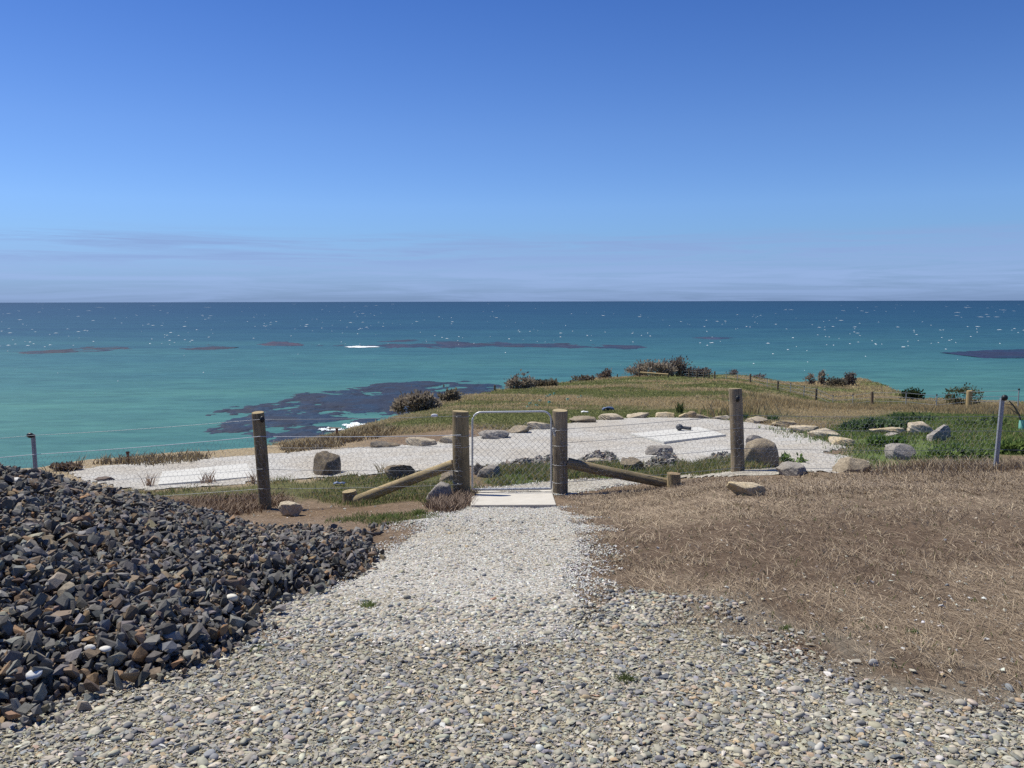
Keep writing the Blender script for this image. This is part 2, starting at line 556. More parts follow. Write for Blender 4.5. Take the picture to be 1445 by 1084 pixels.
nz2 = noise(nt, 1, 4, .55, wpos(nt, (.003, .013, 1)))
k = ramp(nt, nz2.outputs['Fac'], [(.3, (.78, .84, .92)), (.7, (1.22, 1.14, 1.02))])
sc_ = mix(nt, sc_, k, 1, 'MULTIPLY')
nz3 = noise(nt, 1, 7, .7, wpos(nt, (.05, .16, 1)))
k = ramp(nt, nz3.outputs['Fac'], [(.3, (.66, .70, .74)), (.7, (1.34, 1.3, 1.24))])
sc_ = mix(nt, sc_, k, 1, 'MULTIPLY')
nt.links.new(sc_, b.inputs['Base Color'])
b.inputs['Roughness'].default_value = .45; b.inputs['Specular IOR Level'].default_value = .12
bump(nt, b, noise(nt, 1, 6, .6, wpos(nt, (.10, .25, 1))).outputs['Fac'], .5, 1.0)
V = np.array([[-60000, -300, SEA], [60000, -300, SEA], [60000, 70000, SEA], [-60000, 70000, SEA]], float)
tag(link('sea', np_mesh('sea', V, np.array([[0, 1, 2, 3]])), m), kind='structure')


def sea_pt(u, v):
    r = ray(u, v); d = (SEA - EYE) / r[2]
    return np.array([r[0] * d, d])


# kelp beds: ragged low masses of weed that break the surface
def kelp_bed(pxpoly, label, thr=.5, stretch=(.05, .03), seed=0, res=260, edge=.25, tint=(.028, .028, .042), name='kelp_bed', holes=()):
    P = np.array([sea_pt(u, v) for u, v in pxpoly])
    lo = P.min(0); hi = P.max(0); span = hi - lo; lo = lo - span * .06; hi = hi + span * .06
    nx = res; ny = res
    xs = np.linspace(lo[0], hi[0], nx); ys = np.linspace(lo[1], hi[1], ny)
    X, Y = np.meshgrid(xs, ys)
    # ragged outline
    sd = sdist(P, X, Y); ref = edge * min(hi - lo)
    e = np.clip(sd / ref, -1, 1)
    n = fbm(X * stretch[0], Y * stretch[1], 50 + seed, 6)
    n = n + (fbm(X * stretch[0] * 7, Y * stretch[1] * 9, 150 + seed, 4) - .5) * .35
    hgt = (n - thr) * 2.2 + np.minimum(e, .35) * .9
    for (hu, hv, hw_, hh2) in holes:
        q = sea_pt(hu, hv); qx = sea_pt(hu + hw_, hv)[0] - q[0]; qy = abs(sea_pt(hu, hv - hh2)[1] - q[1])
        hgt = hgt - .5 * np.exp(-((X - q[0]) / qx) ** 2 - ((Y - q[1]) / qy) ** 2)
    cell = hgt > 0
    z = SEA + np.clip(hgt, -.6, .35) * .9
    keep = (cell[:-1, :-1] | cell[1:, :-1] | cell[:-1, 1:] | cell[1:, 1:])
    iy, ix = np.nonzero(keep)
    a = iy * nx + ix
    Q = np.stack([a, a + 1, a + nx + 1, a + nx], -1)
    us, inv = np.unique(Q, return_inverse=True)
    V = np.stack([X.ravel(), Y.ravel(), z.ravel()], -1)[us]; Q = inv.reshape(-1, 4)
    cc = P.mean(0)
    k = sstep(.3, .7, fbm(V[:, 0] * stretch[0] * 2, V[:, 1] * stretch[1] * 3, 80 + seed, 6))[:, None]
    k2 = fbm(V[:, 0] * stretch[0] * 9, V[:, 1] * stretch[1] * 12, 180 + seed, 3)[:, None]
    c = (np.array(tint) * (1.15 - .3 * k) + np.array([.006, .005, .001]) * k) * (.55 + .9 * k2)
    k3 = sstep(.45, .65, fbm(V[:, 0] * stretch[0] * 3, V[:, 1] * stretch[1] * 5, 230 + seed, 4))[:, None]
    c = c * (1 - .75 * k3) + np.array([.010, .030, .058]) * .75 * k3
    V = V - np.array([cc[0], cc[1], SEA])
    o = link(name, np_mesh(name, V, Q, c, True), MAT['kelp'], None, (cc[0], cc[1], SEA))
    return tag(o, label, 'kelp bed', 'kelp beds in the bay')


def ell(cx, cy, rx, ry, n=24, skew=0):
    return [(cx + rx * math.cos(t), cy + ry * math.sin(t) + skew * math.cos(t)) for t in [2 * math.pi * i / n for i in range(n)]]


kelp_bed([(284, 610), (312, 600), (350, 588), (340, 576), (375, 567), (430, 556), (480, 548), (540, 541), (600, 539), (660, 541), (722, 543), (718, 556), (660, 580), (600, 600), (540, 592), (500, 600), (440, 618), (380, 619), (330, 615)],
         'largest dark kelp bed, spread below the headland close to shore', .43, (.040, .026), 1, 620, .13, (.013, .018, .031), holes=((500, 556, 52, 4.5), (545, 587, 40, 5), (470, 598, 30, 3)))
kelp_bed([(455, 488), (500, 483), (560, 480), (640, 482), (720, 485), (800, 484), (880, 487), (945, 490), (890, 493), (800, 491), (700, 489), (600, 490), (500, 490)],
         'long thin dark kelp bed far out, stretching beyond the breaking wave', .47, (.022, .011), 2, 320, .2, (.026, .030, .050))
kelp_bed([(14, 497), (70, 493), (120, 489), (180, 489), (188, 492), (150, 496), (90, 498), (40, 499)], 'brown kelp bed far out at the left edge of the bay', .46, (.03, .014), 3, 200, .2, (.026, .022, .027))
kelp_bed([(244, 492), (270, 488), (300, 486), (304, 489), (328, 491), (300, 493), (260, 494)], 'small brown kelp bed between two other weed patches far out', .46, (.04, .02), 4, 160, .2, (.026, .022, .027))
kelp_bed([(360, 486), (385, 482), (405, 482), (410, 485), (422, 488), (395, 488)], 'smallest brown kelp bed, just left of the long one', .46, (.04, .02), 5, 140, .2, (.055, .036, .048))
kelp_bed([(1355, 500), (1390, 496), (1430, 494), (1500, 494), (1500, 504), (1430, 505), (1380, 503)], 'dark blue kelp bed far out at the right edge of the bay', .46, (.03, .014), 6, 180, .2, (.018, .024, .055))
kelp_bed([(975, 477), (1005, 475), (1035, 477), (1005, 479)], 'faint thin kelp streak farthest out, above the headland scrub', .46, (.03, .012), 7, 120, .2, (.035, .05, .085))


def foam_blob(bmV, bmQ, c, rx, ry, n=14, z=.3):
    o = len(bmV)
    pts = [(c[0], c[1], SEA + .45 + z)]
    for i in range(n):
        t = 2 * math.pi * i / n; k = random.uniform(.55, 1.15)
        pts.append((c[0] + rx * k * math.cos(t), c[1] + ry * k * math.sin(t), SEA + .32 + z * .2 * random.random()))
    bmV.extend(pts)
    for i in range(n): bmQ.append([o, o + 1 + i, o + 1 + (i + 1) % n])


def foam(name, label, spots, group=None, kind=None, cat='breaking wave'):
    V, Q = [], []
    for c, rx, ry in spots: foam_blob(V, Q, c, rx, ry)
    V = np.array(V); c0 = V.mean(0)
    o = link(name, np_mesh(name, V - c0, np.array(Q), None, True), MAT['foam'], None, tuple(c0))
    return tag(o, label, cat if kind is None else None, group, kind)


def scatter_px(regions):
    sp_ = []
    for (u0, u1, v0, v1, n, rx, ry) in regions:
        for _ in range(n):
            ra_ = random.uniform(0, 6.2832); rk_ = random.random() ** .62
            g1 = 1.9 * rk_ * math.cos(ra_) + .25 * math.sin(5 * ra_); g2 = 1.9 * rk_ * math.sin(ra_) * (.75 + .35 * math.cos(3 * ra_))
            u = (u0 + u1) / 2 + g1 * (u1 - u0) / 4; v = (v0 + v1) / 2 + g2 * (v1 - v0) / 4
            sp_.append((sea_pt(u, v), rx * random.uniform(.4, 1.3), ry * random.uniform(.4, 1.3)))
    return sp_


foam('breaking_wave', 'white breaking wave beside the headland at the edge of the near kelp', scatter_px([(484, 536, 598.5, 606.5, 190, .5, .45), (490, 524, 600, 604, 70, .75, .6)]), 'breaking waves')
foam('breaking_wave', 'small patch of white surf just left of the breaking wave by the headland', scatter_px([(450, 486, 605.5, 610.5, 90, .42, .40)]), 'breaking waves')
foam('breaking_wave', 'white breaking wave far out on the long kelp bed', scatter_px([(490, 534, 489.2, 491.2, 90, 3, 2.6)]), 'breaking waves')
sp_ = []
for _ in range(800):
    v = 428.5 + 62 * random.random() ** 1.15 if random.random() < .9 else random.uniform(480, 560)
    u = random.uniform(-250, 1700)
    if vn(np.array(u * .012), np.array(v * .11), 3) < .42 and random.random() < .8: continue
    p = sea_pt(u, v); d = p[1]
    wpx = random.choice([.35, .45, .5, .6, .8, 1.1, 1.6, 2.6]) * (.55 if v > 500 else 1)
    hpx = random.uniform(.12, .32)
    sp_.append((p, .95 * wpx * d / F, min(.65 * hpx * d * d / (36 * F), wpx * d / F * 5)))
wc = foam('whitecaps', 'small white wave crests scattered over the open bay', sp_, None, 'stuff')
wc.data.materials[0] = plain_mat('thin_foam', (.30, .38, .42), (.62, .67, .69), .02, .9)
m, nt, b = new_mat('wet_rock'); b.inputs['Base Color'].default_value = (.03, .028, .028, 1); b.inputs['Roughness'].default_value = .5

# ------------------------------------------------------------------ zones (photograph outlines dropped onto the ground)
Z_DRIVE = poly([(-500, 1130), (-300, 1084), (0, 1020), (160, 975), (330, 920), (372, 872), (420, 858), (480, 880), (560, 905), (660, 915), (760, 905), (822, 880), (870, 868), (940, 878), (1010, 905), (1100, 940), (1200, 965), (1290, 985), (1380, 1000), (1445, 1010), (1700, 1040), (1900, 1130)])
Z_DRIVE = np.vstack([Z_DRIVE, [[2.4, 0.9], [-2.4, .9]]])
Z_PATH = poly([(664, 716), (790, 716), (812, 735), (825, 770), (826, 800), (818, 830), (818, 868), (815, 895), (740, 912), (640, 915), (540, 905), (455, 898), (372, 905), (365, 885), (380, 860), (440, 845), (500, 815), (540, 785), (590, 752), (622, 728)])
Z_TRACK = poly([(668, 693), (700, 688), (760, 681), (860, 677), (900, 679), (930, 676), (935, 680), (900, 684), (850, 690), (800, 700), (690, 698)])
Z_PLAT = poly([(96, 668), (120, 660), (200, 653), (300, 647), (380, 641), (450, 635), (520, 631), (600, 626), (650, 619), (700, 612), (760, 604), (830, 594), (900, 590), (980, 590), (1060, 597), (1105, 603), (1150, 616), (1180, 628), (1196, 632), (1180, 636), (1160, 640), (1200, 645), (1228, 652), (1215, 661), (1190, 668), (1150, 668), (1125, 660), (1108, 648), (1085, 640), (1035, 652), (985, 655), (900, 656), (850, 654), (780, 654), (700, 658), (640, 664), (560, 670), (480, 674), (360, 682), (220, 692), (165, 692), (110, 676)])
Z_SOILL = poly([(180, 700), (380, 700), (480, 712), (560, 715), (640, 700), (664, 716), (622, 728), (560, 775), (520, 800), (440, 860), (330, 930), (-200, 900), (-200, 720)])
Z_GA = poly([(150, 697), (220, 692), (360, 682), (480, 674), (560, 670), (640, 664), (660, 690), (640, 712), (580, 708), (520, 715), (400, 700), (300, 706), (180, 716)])
Z_GB = poly([(684, 664), (760, 660), (850, 656), (930, 657), (1030, 652), (1085, 642), (1110, 652), (1090, 660), (1020, 668), (960, 668), (890, 679), (840, 675), (770, 681), (700, 688), (684, 690)])
Z_GC = poly([(1080, 606), (1160, 612), (1200, 600), (1260, 583), (1445, 588), (1800, 590), (1800, 640), (1445, 642), (1390, 655), (1290, 652), (1240, 662), (1228, 650), (1190, 640), (1196, 630)])
Z_STRAW = poly([(806, 712), (830, 698), (950, 690), (1040, 682), (1200, 668), (1445, 662), (2300, 662), (2300, 1000), (1445, 1000), (1290, 975), (1200, 955), (1000, 895), (870, 862), (822, 850), (828, 790)])

# ------------------------------------------------------------------ ground sheet
azs = np.concatenate([np.linspace(-1.95, -.62, 60)[:-1], np.linspace(-.62, .62, 560), np.linspace(.62, 1.95, 60)[1:]])
rs = np.exp(np.linspace(math.log(.6), math.log(215), 620))
A, R = np.meshgrid(azs, rs)
GX = R * np.sin(A); GY = R * np.cos(A)
GZ = terr(GX, GY)
na, nr = len(azs), len(rs)
wob = (fbm(GX * 1.7, GY * 1.7, 21) - .5)


def zw(P, soft, amp, X=GX, Y=GY, wb=wob):
    return sstep(-soft, soft, sdist(P, X, Y) + wb * amp)


fx = GX; fy = GY
n1 = fbm(fx * .9, fy * .9, 40)[..., None]; n2 = fbm(fx * .12, fy * .2, 41)[..., None]
soil = np.array([.165, .112, .072]); soil2 = np.array([.235, .175, .118])
colr = soil + (soil2 - soil) * n1
dgrass = np.array([.30, .235, .125]); ggrass = np.array([.150, .160, .060])
far = ggrass + (dgrass - ggrass) * sstep(.50, .63, n2 * .75 + n1 * .25)
dd = np.hypot(GX, GY)[..., None]
tmix = sstep(19, 23, np.abs(GY))[..., None]
colr = colr * (1 - tmix) + far * tmix
UU = 722.5 + F * GX / np.maximum(GY, .3)
edgew = ((1 - sstep(430, 560, UU)) * sstep(12.5, 14.5, GY))[..., None]
colr = colr * (1 - edgew) + np.array([.34, .27, .17]) * edgew
for P, c, soft, amp in ((Z_GA, (.115, .115, .045), .25, 1.4), (Z_GB, (.085, .11, .035), .2, .8), (Z_GC, (.12, .16, .05), .5, 1.4)):
    wgt = zw(P, soft, amp)[..., None]
    colr = colr * (1 - wgt) + np.array(c) * wgt
wgt = zw(Z_STRAW, .25, .6)[..., None]
n3 = (fbm(fx * .75 + fy * .3, fy * .95 - fx * .25, 40, 5) + .14 * sstep(5.5, 10.5, fy))[..., None]
sc1 = np.array([.136, .096, .065]) + (np.array([.220, .168, .118]) - np.array([.136, .096, .065])) * sstep(.42, .66, n3)
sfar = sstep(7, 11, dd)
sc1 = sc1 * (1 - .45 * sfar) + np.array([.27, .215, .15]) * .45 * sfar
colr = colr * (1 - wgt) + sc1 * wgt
wgt = zw(Z_SOILL, .25, .6)[..., None]
colr = colr * (1 - wgt) + (np.array([.185, .128, .08]) + .08 * (n1 - .3)) * wgt
wgt = (sstep(-.75, .15, sdist(Z_DRIVE, GX, GY) + wob * 1.3) * sstep(.30, .62, fbm(fx * 2.3, fy * 2.3, 88) + .35 * sstep(-.3, .2, sdist(Z_DRIVE, GX, GY))))[..., None]
colr = colr * (1 - wgt) + np.array([.30, .265, .205]) * wgt
idx = np.arange(na * nr).reshape(nr, na)
Q = np.stack([idx[:-1, :-1], idx[:-1, 1:], idx[1:, 1:], idx[1:, :-1]], -1).reshape(-1, 4)[:, ::-1]
GV = np.stack([GX, GY, GZ], -1).reshape(-1, 3)
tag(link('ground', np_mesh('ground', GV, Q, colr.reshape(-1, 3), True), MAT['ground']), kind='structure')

# gravel sheets a few millimetres above the ground
def gravel_mat(name, cells, pal, dark, bstr=.8, bd=.02, mixn=None):
    m, nt, b = new_mat(name)
    v = wpos(nt)
    vo = N(nt, 'ShaderNodeTexVoronoi'); vo.inputs['Scale'].default_value = cells; nt.links.new(v, vo.inputs['Vector'])
    sp = N(nt, 'ShaderNodeSeparateXYZ'); nt.links.new(vo.outputs['Color'], sp.inputs[0])
    c = ramp(nt, sp.outputs[0], pal)
    k = ramp(nt, vo.outputs['Distance'], [(.35, (1, 1, 1)), (.75, dark)])
    c = mix(nt, c, k, 1, 'MULTIPLY')
    n = noise(nt, .7, 6, .65, v)
    k = ramp(nt, n.outputs['Fac'], [(.35, mixn or (.86, .84, .80)), (.65, (1.05, 1.05, 1.05))])
    c = mix(nt, c, k, 1, 'MULTIPLY')
    nt.links.new(c, b.inputs['Base Color']); b.inputs['Roughness'].default_value = .9
    b.inputs['Specular IOR Level'].default_value = .2
    inv = N(nt, 'ShaderNodeMath', operation='SUBTRACT'); inv.inputs[0].default_value = 1
    nt.links.new(vo.outputs['Distance'], inv.inputs[1])
    bump(nt, b, inv.outputs[0], bstr, bd)
    return m


MAT['g_drive'] = gravel_mat('driveway_grit', 75, [(0, (.205, .190, .145)), (.5, (.315, .29, .215)), (1, (.42, .39, .29))], (.6, .57, .52), .7, .01)
MAT['g_path'] = gravel_mat('white_path_gravel', 48, [(0, (.32, .30, .26)), (.4, (.45, .425, .37)), (1, (.56, .54, .49))], (.6, .58, .55), .7, .015, (.80, .76, .68))
MAT['g_plat'] = gravel_mat('white_platform_gravel', 26, [(0, (.35, .34, .315)), (.5, (.445, .435, .405)), (1, (.54, .53, .495))], (.72, .71, .70), .6, .02, (.92, .86, .78))


def sheet(name, P, off, mat, amp, rmax):
    w_ = sdist(P, GX, GY) + (fbm(GX * 3.1, GY * 3.1, 77) - .5) * amp
    on = w_ > 0
    keep = on[:-1, :-1] & on[1:, :-1] & on[:-1, 1:] & on[1:, 1:]
    iy, ix = np.nonzero(keep); a = iy * na + ix
    q = np.stack([a + na, a + na + 1, a + 1, a], -1)
    us, inv = np.unique(q, return_inverse=True)
    Vv = GV[us].copy(); Vv[:, 2] += off * (.2 + .8 * sstep(0, .1, w_.ravel()[us]))
    return tag(link(name, np_mesh(name, Vv, inv.reshape(-1, 4), None, True), mat), kind='structure')


sheet('gravel_driveway', Z_DRIVE, .006, MAT['g_drive'], .45, 0)
sheet('gravel_path', Z_PATH, .012, MAT['g_path'], .35, 0)
Z_TRACK2 = poly([(950, 671), (1000, 668), (1090, 660), (1150, 668), (1080, 672), (1030, 674), (960, 676)])
sheet('gravel_track', Z_TRACK2, .02, MAT['g_path'], .3, 0)
sheet('gravel_track', Z_TRACK, .02, MAT['g_path'], .2, 0)
sheet('gravel_platform', Z_PLAT, .02, MAT['g_plat'], .3, 0)

# ------------------------------------------------------------------ loose gravel
PEB = [pebble_form(2, i) for i in range(14)]
PEB1 = [pebble_form(1, 20 + i) for i in range(10)]
CHIP = [hull(11, 40 + i, .6) for i in range(14)]
CHIPS = [hull(7, 70 + i, .7) for i in range(12)]


def pick(pal, n):
    pal = np.array(pal); w_ = pal[:, 3] / pal[:, 3].sum()
    k = rng.choice(len(pal), n, p=w_)
    return pal[k, :3] * rng.uniform(.8, 1.2, (n, 1)) * (1 + rng.normal(0, .03, (n, 3)))


def gravel(name, P, n, smin, smax, pal, mat, forms, flat, margin, dmin, dmax, power=2.2, smooth=True, label=None, fade=.25, weight=None, lift=.25):
    x0, y0 = P.min(0) - margin; x1, y1 = P.max(0) + margin
    X = np.zeros(0); Y = np.zeros(0)
    for _ in range(12):
        a = rng.uniform(x0, x1, n * 4); b_ = rng.uniform(max(y0, dmin), min(y1, dmax), n * 4)
        sd = sdist(P, a, b_) + (fbm(a * 2.3, b_ * 2.3, 61) - .5) * fade * 2
        ok = rng.uniform(0, 1, len(a)) < sstep(-fade, fade, sd)
        ok &= np.abs(a) < b_ * .72 + 1.0
        if weight is not None: ok &= rng.uniform(0, 1, len(a)) < weight(a, b_)
        X = np.concatenate([X, a[ok]]); Y = np.concatenate([Y, b_[ok]])
        if len(X) > n: break
    X = X[:n]; Y = Y[:n]; n = len(X)
    s = smin + (smax - smin) * rng.uniform(0, 1, n) ** power
    scl = np.stack([s * rng.uniform(.9, 1.5, n), s * rng.uniform(.7, 1.05, n), s * rng.uniform(*flat, n)], -1)
    pos = np.stack([X, Y, terr(X, Y) + .008 + scl[:, 2] * rng.uniform(lift - .3, lift + .35, n)], -1)
    V, T, C = instances(forms, rng.integers(0, len(forms), n), pos, scl, rots(n, .16), pick(pal, n))
    o = link(name, np_mesh(name, V, T, C, smooth), mat)
    return tag(o, label, None, None, 'stuff')


PAL_D = [(.335, .310, .245, 5.0), (.265, .250, .205, 4), (.39, .350, .258, 3.2), (.215, .213, .203, 2.6), (.110, .115, .122, 1.3), (.46, .42, .33, 1.9), (.37, .28, .175, .8), (.40, .31, .23, .2), (.225, .230, .235, 2.0), (.55, .525, .46, .4)]
PAL_W = [(.54, .528, .475, 5), (.455, .445, .40, 3), (.61, .60, .55, 3.4), (.31, .305, .295, 1.8), (.46, .40, .30, 2.0), (.20, .20, .20, .9), (.44, .37, .27, .5)]
gravel('driveway_gravel', Z_DRIVE, 6500, .005, .023, PAL_D, MAT['pebble'], PEB, (.35, .7), .5, 2.0, 4.3, 2.6, True, 'rounded grey and tan river gravel on the driveway', .5)
gravel('driveway_gravel', Z_DRIVE, 6000, .006, .023, PAL_D, MAT['pebble'], PEB1, (.35, .7), .5, 4.3, 7.0, 2.4, True, 'rounded grey and tan river gravel on the driveway, farther part', .5)
gravel('driveway_chippings', Z_DRIVE, 36000, .004, .021, PAL_D, MAT['pebble'], CHIP, (.3, .7), .5, 2.0, 7.0, 2.0, False, 'flat angular chippings among the driveway pebbles', .6)
gravel('driveway_fines', Z_DRIVE, 90000, .003, .008, PAL_D, MAT['pebble'], CHIPS, (.5, .9), .5, 2.0, 6.0, 1.5, False, 'fine grit between the driveway pebbles', .7)
gravel('path_gravel', Z_PATH, 80000, .005, .014, PAL_W, MAT['pebble'], CHIPS, (.5, .9), .4, 4.0, 12.0, 1.6, False, 'fine white crushed gravel on the path to the gate', .28)
gravel('path_pebbles', Z_PATH, 380, .012, .026, PAL_D, MAT['pebble'], PEB1, (.4, .8), .4, 4.0, 9.0, 1.8, True, 'grey and tan pebbles scattered over the white path', .3)
gravel('track_gravel', Z_TRACK, 9000, .010, .022, PAL_W, MAT['pebble'], CHIPS, (.5, .9), .3, 11.5, 17.0, 1.6, False, 'white crushed gravel on the track behind the gate', .15)
gravel('platform_gravel', Z_PLAT, 42000, .008, .018, PAL_W[:3], MAT['pebble'], CHIPS, (.5, .9), .3, 13.0, 26.0, 1.6, False, 'white crushed gravel on the lookout platform', .15)
gravel('soil_stones', Z_SOILL, 700, .006, .022, PAL_D + PAL_W, MAT['pebble'], CHIPS, (.5, .9), .3, 4.5, 12.0, 2.6, False, 'small pale stones scattered on the bare soil by the rock heap', .3)
gravel('field_stones', Z_STRAW, 900, .006, .02, PAL_D + PAL_W, MAT['pebble'], CHIPS, (.5, .9), .3, 3.0, 8.0, 2.6, False, 'small stones scattered on the brown soil beside the driveway', .3,
       lambda a, b_: np.clip(1.3 - (b_ - 3.6 - .25 * a) * .9, .05, 1))

# ------------------------------------------------------------------ heap of crushed rock
HEAP = poly([(-60, 1055), (60, 1012), (160, 975), (250, 950), (330, 918), (372, 880), (385, 850), (440, 835), (500, 815), (534, 792), (505, 770), (470, 752), (430, 748)])
HEAP = np.vstack([HEAP, [[-2.6, 8.3], [-4.2, 9.0], [-7, 9.4], [-9, 7.5], [-8.5, 4.2], [-4, 2.6]]])


def heap_h(X, Y):
    s = sdist(HEAP, X, Y) + (fbm(X * 1.3, Y * 1.3, 91) - .5) * .35
    s = np.maximum(s, 0)
    back = sstep(9.2, 6.6, Y + .0 * X)
    h = .10 * sstep(0, .25, s) + .33 * np.maximum(s - .25, 0)
    rg = .15 + .275 * np.maximum(0, -1.95 - X) - .17 * np.maximum(0, Y - 6.3)
    kk = .07; tt = np.clip(.5 + .5 * (rg - h) / kk, 0, 1)
    h = np.maximum(rg * (1 - tt) + h * tt - kk * tt * (1 - tt), 0)
    return h + (fbm(X * 2.1, Y * 2.1, 93) - .5) * .12 * sstep(.1, .6, s)


hx, hy = np.meshgrid(np.linspace(-9, -.5, 190), np.linspace(2.4, 9.6, 170))
hh = heap_h(hx, hy); keepv = sdist(HEAP, hx, hy) > -.05
HV = np.stack([hx, hy, terr(hx, hy) + hh - .05], -1).reshape(-1, 3)
hi_ = np.arange(hx.size).reshape(hx.shape)
kf = keepv[:-1, :-1] & keepv[1:, :-1] & keepv[:-1, 1:] & keepv[1:, 1:]
Q = np.stack([hi_[:-1, :-1], hi_[:-1, 1:], hi_[1:, 1:], hi_[1:, :-1]], -1)[kf]
us, inv = np.unique(Q, return_inverse=True)
PAL_H = [(.108, .101, .092, 6), (.155, .146, .133, 4.5), (.070, .066, .061, 2.8), (.205, .195, .178, 2.4), (.18, .135, .088, 2.4), (.24, .155, .085, 1.0), (.27, .15, .07, .3), (.27, .23, .17, 1.6), (.145, .105, .075, 1.5)]
ANG = [hull(int(rng.integers(11, 20)), 200 + i, rng.uniform(.35, .95), .7) for i in range(36)]
n = 42000
X = rng.uniform(-7.5, -.6, n * 4); Y = rng.uniform(2.6, 9.2, n * 4)
ok = (sdist(HEAP, X, Y) + rng.normal(0, .07, n * 4) > 0) & (X > -.72 * Y - .7)
X = X[ok][:n]; Y = Y[ok][:n]; n = len(X)
s = .012 + .034 * rng.uniform(0, 1, n) ** 2.6
s *= np.where(Y < 5.5, 1.08, .98)
scl = np.stack([s * rng.uniform(.9, 1.35, n), s * rng.uniform(.75, 1.1, n), s * rng.uniform(.65, 1.05, n)], -1)
pos = np.stack([X, Y, terr(X, Y) + heap_h(X, Y) + rng.uniform(-.035, .05, n) + s * .2], -1)
rot = rots(n, .75); col = pick(PAL_H, n); wh = rng.integers(0, len(ANG), n)
kind_ix = np.zeros(n, int)
# the stones that show largest are things of their own
dist = np.sqrt(X ** 2 + Y ** 2 + (EYE - pos[:, 2]) ** 2)
topness = pos[:, 2] - (terr(X, Y) + heap_h(X, Y))
inframe = (X > -.60 * Y) & (Y > 3.0)
score = np.where(inframe & (topness > .012), s / dist * (1 + 3 * topness), 0)
big = np.argsort(-score)[:290]
mask = np.zeros(n, bool); mask[big] = True
V, T, C = instances(ANG, wh[~mask], pos[~mask], scl[~mask], rot[~mask], col[~mask])
bedV = HV[us]; bedT = inv.reshape(-1, 4); bedT = np.concatenate([bedT[:, :3], bedT[:, [0, 2, 3]]])
V = np.concatenate([V, bedV]); C = np.concatenate([C, np.tile([.07, .06, .05], (len(bedV), 1))]); T = np.concatenate([T, bedT + len(V) - len(bedV)])
tag(link('crushed_rock_heap', np_mesh('crushed_rock_heap', V, T, C), MAT['stone']), 'heap of dark crushed rock beside the driveway', None, None, 'stuff')


def stone_kind(c):
    L = c.mean(); warm = c[0] / max(c[2], 1e-4)
    if warm > 2.2 and L > .11: return 'rust orange angular stone in the heap of dark crushed rock'
    if warm > 1.45: return 'brown angular stone in the heap of dark crushed rock'
    if L > .17: return 'pale angular stone in the heap of dark crushed rock'
    if L > .105: return 'mid grey angular stone in the heap of dark crushed rock'
    return 'near black angular stone in the heap of dark crushed rock'


for i in big:
    V, T = ANG[wh[i]]
    V = (V * scl[i]) @ rot[i].T
    lab = stone_kind(col[i])
    o = link('crushed_stone', np_mesh('crushed_stone', V, T, np.tile(col[i], (len(V), 1))), MAT['stone'], None, tuple(pos[i]))
    tag(o, lab, 'stone', lab.replace(' angular stone', ' stones'))


def heap_hit(u, v):
    r = ray(u, v); best = None
    for d in np.linspace(2.6, 9, 900):
        p = r * d
        if p[2] + EYE < terr(p[0], p[1]) + heap_h(p[0], p[1]) + .055: return np.array([p[0], p[1], p[2] + EYE])
    return None


def odd_stone(u, v, wpx, c, label, flat=.45, seed=0, yaw=0, tilt=.2, form=None, group=None, on_heap=True):
    p = heap_hit(u, v) if on_heap else None
    if p is None:
        if on_heap: print('MISS', u, v)
        p = np.array(hit(u, v))
    s = wpx / 2 * p[1] / F
    V, T = form or PEB[seed % len(PEB)]
    R_ = np.array(Matrix.Rotation(tilt, 3, 'X') @ Matrix.Rotation(yaw, 3, 'Z'))
    V = (V * np.array([s, s * .72, s * flat])) @ R_.T
    o = link('loose_stone', np_mesh('loose_stone', V, T, np.tile(c, (len(V), 1)), form is None), MAT['pebble'], None, (p[0], p[1], p[2] + s * (flat * .75 if not on_heap else flat * .3)))
    return tag(o, label, 'stone', group)


odd_stone(46, 953, 28, (.62, .61, .58), 'white leaf shaped stone near the front of the dark rock heap', .45, 1, .3, .5)
odd_stone(127, 916, 17, (.55, .53, .48), 'small rounded white stone low on the dark rock heap', .6, 2)
odd_stone(149, 917, 21, (.60, .58, .53), 'long thin white stone beside a small white one low on the dark heap', .35, 3, .2)
odd_stone(327, 845, 18, (.58, .55, .47), 'cream rounded stone at the toe of the rock heap', .7, 4)
odd_stone(22, 679, 19, (.62, .61, .57), 'white oval stone high on the rock heap at its crest', .4, 5)
odd_stone(280, 783, 12, (.50, .48, .42), 'small cream stone halfway up the dark rock heap', .8, 6)
odd_stone(236, 914, 32, (.155, .158, .17), 'largest flat slate grey stone low in the dark rock heap', .5, 0, -.5, .5, ANG[3])
odd_stone(195, 893, 22, (.27, .17, .105), 'square orange brown stone low in the dark rock heap', .8, 0, .8, .3, ANG[7])
odd_stone(250, 938, 20, (.28, .155, .08), 'upright rust coloured stone at the toe of the heap', 1.0, 0, .8, .8, ANG[9])
odd_stone(19, 1012, 26, (.22, .125, .07), 'rust coloured stone at the very front of the heap', .7, 0, .1, .2, ANG[12])
odd_stone(85, 872, 36, (.20, .145, .10), 'big brown slabby stone on the front face of the heap', .55, 0, .4, .3, ANG[15])
odd_stone(48, 868, 34, (.13, .115, .095), 'dull brown big stone on the left of the heap face', .7, 0, 1.2, .2, ANG[17])
odd_stone(94, 663, 17, (.22, .17, .085), 'upright mustard coloured stone poking above the heap crest', 1.3, 0, .5, .9, ANG[20])
odd_stone(147, 680, 28, (.12, .085, .065), 'broad rusty brown stone at the back edge of the heap', .45, 0, .1, .1, ANG[22])
odd_stone(25, 650, 22, (.09, .093, .1), 'dark pointed stone on the crest of the heap', .8, 0, .5, .5, ANG[25])
odd_stone(634, 870, 15, (.42, .36, .26), 'tan oval pebble lying on the white path', .5, 7, .1, .0, None, None, False)
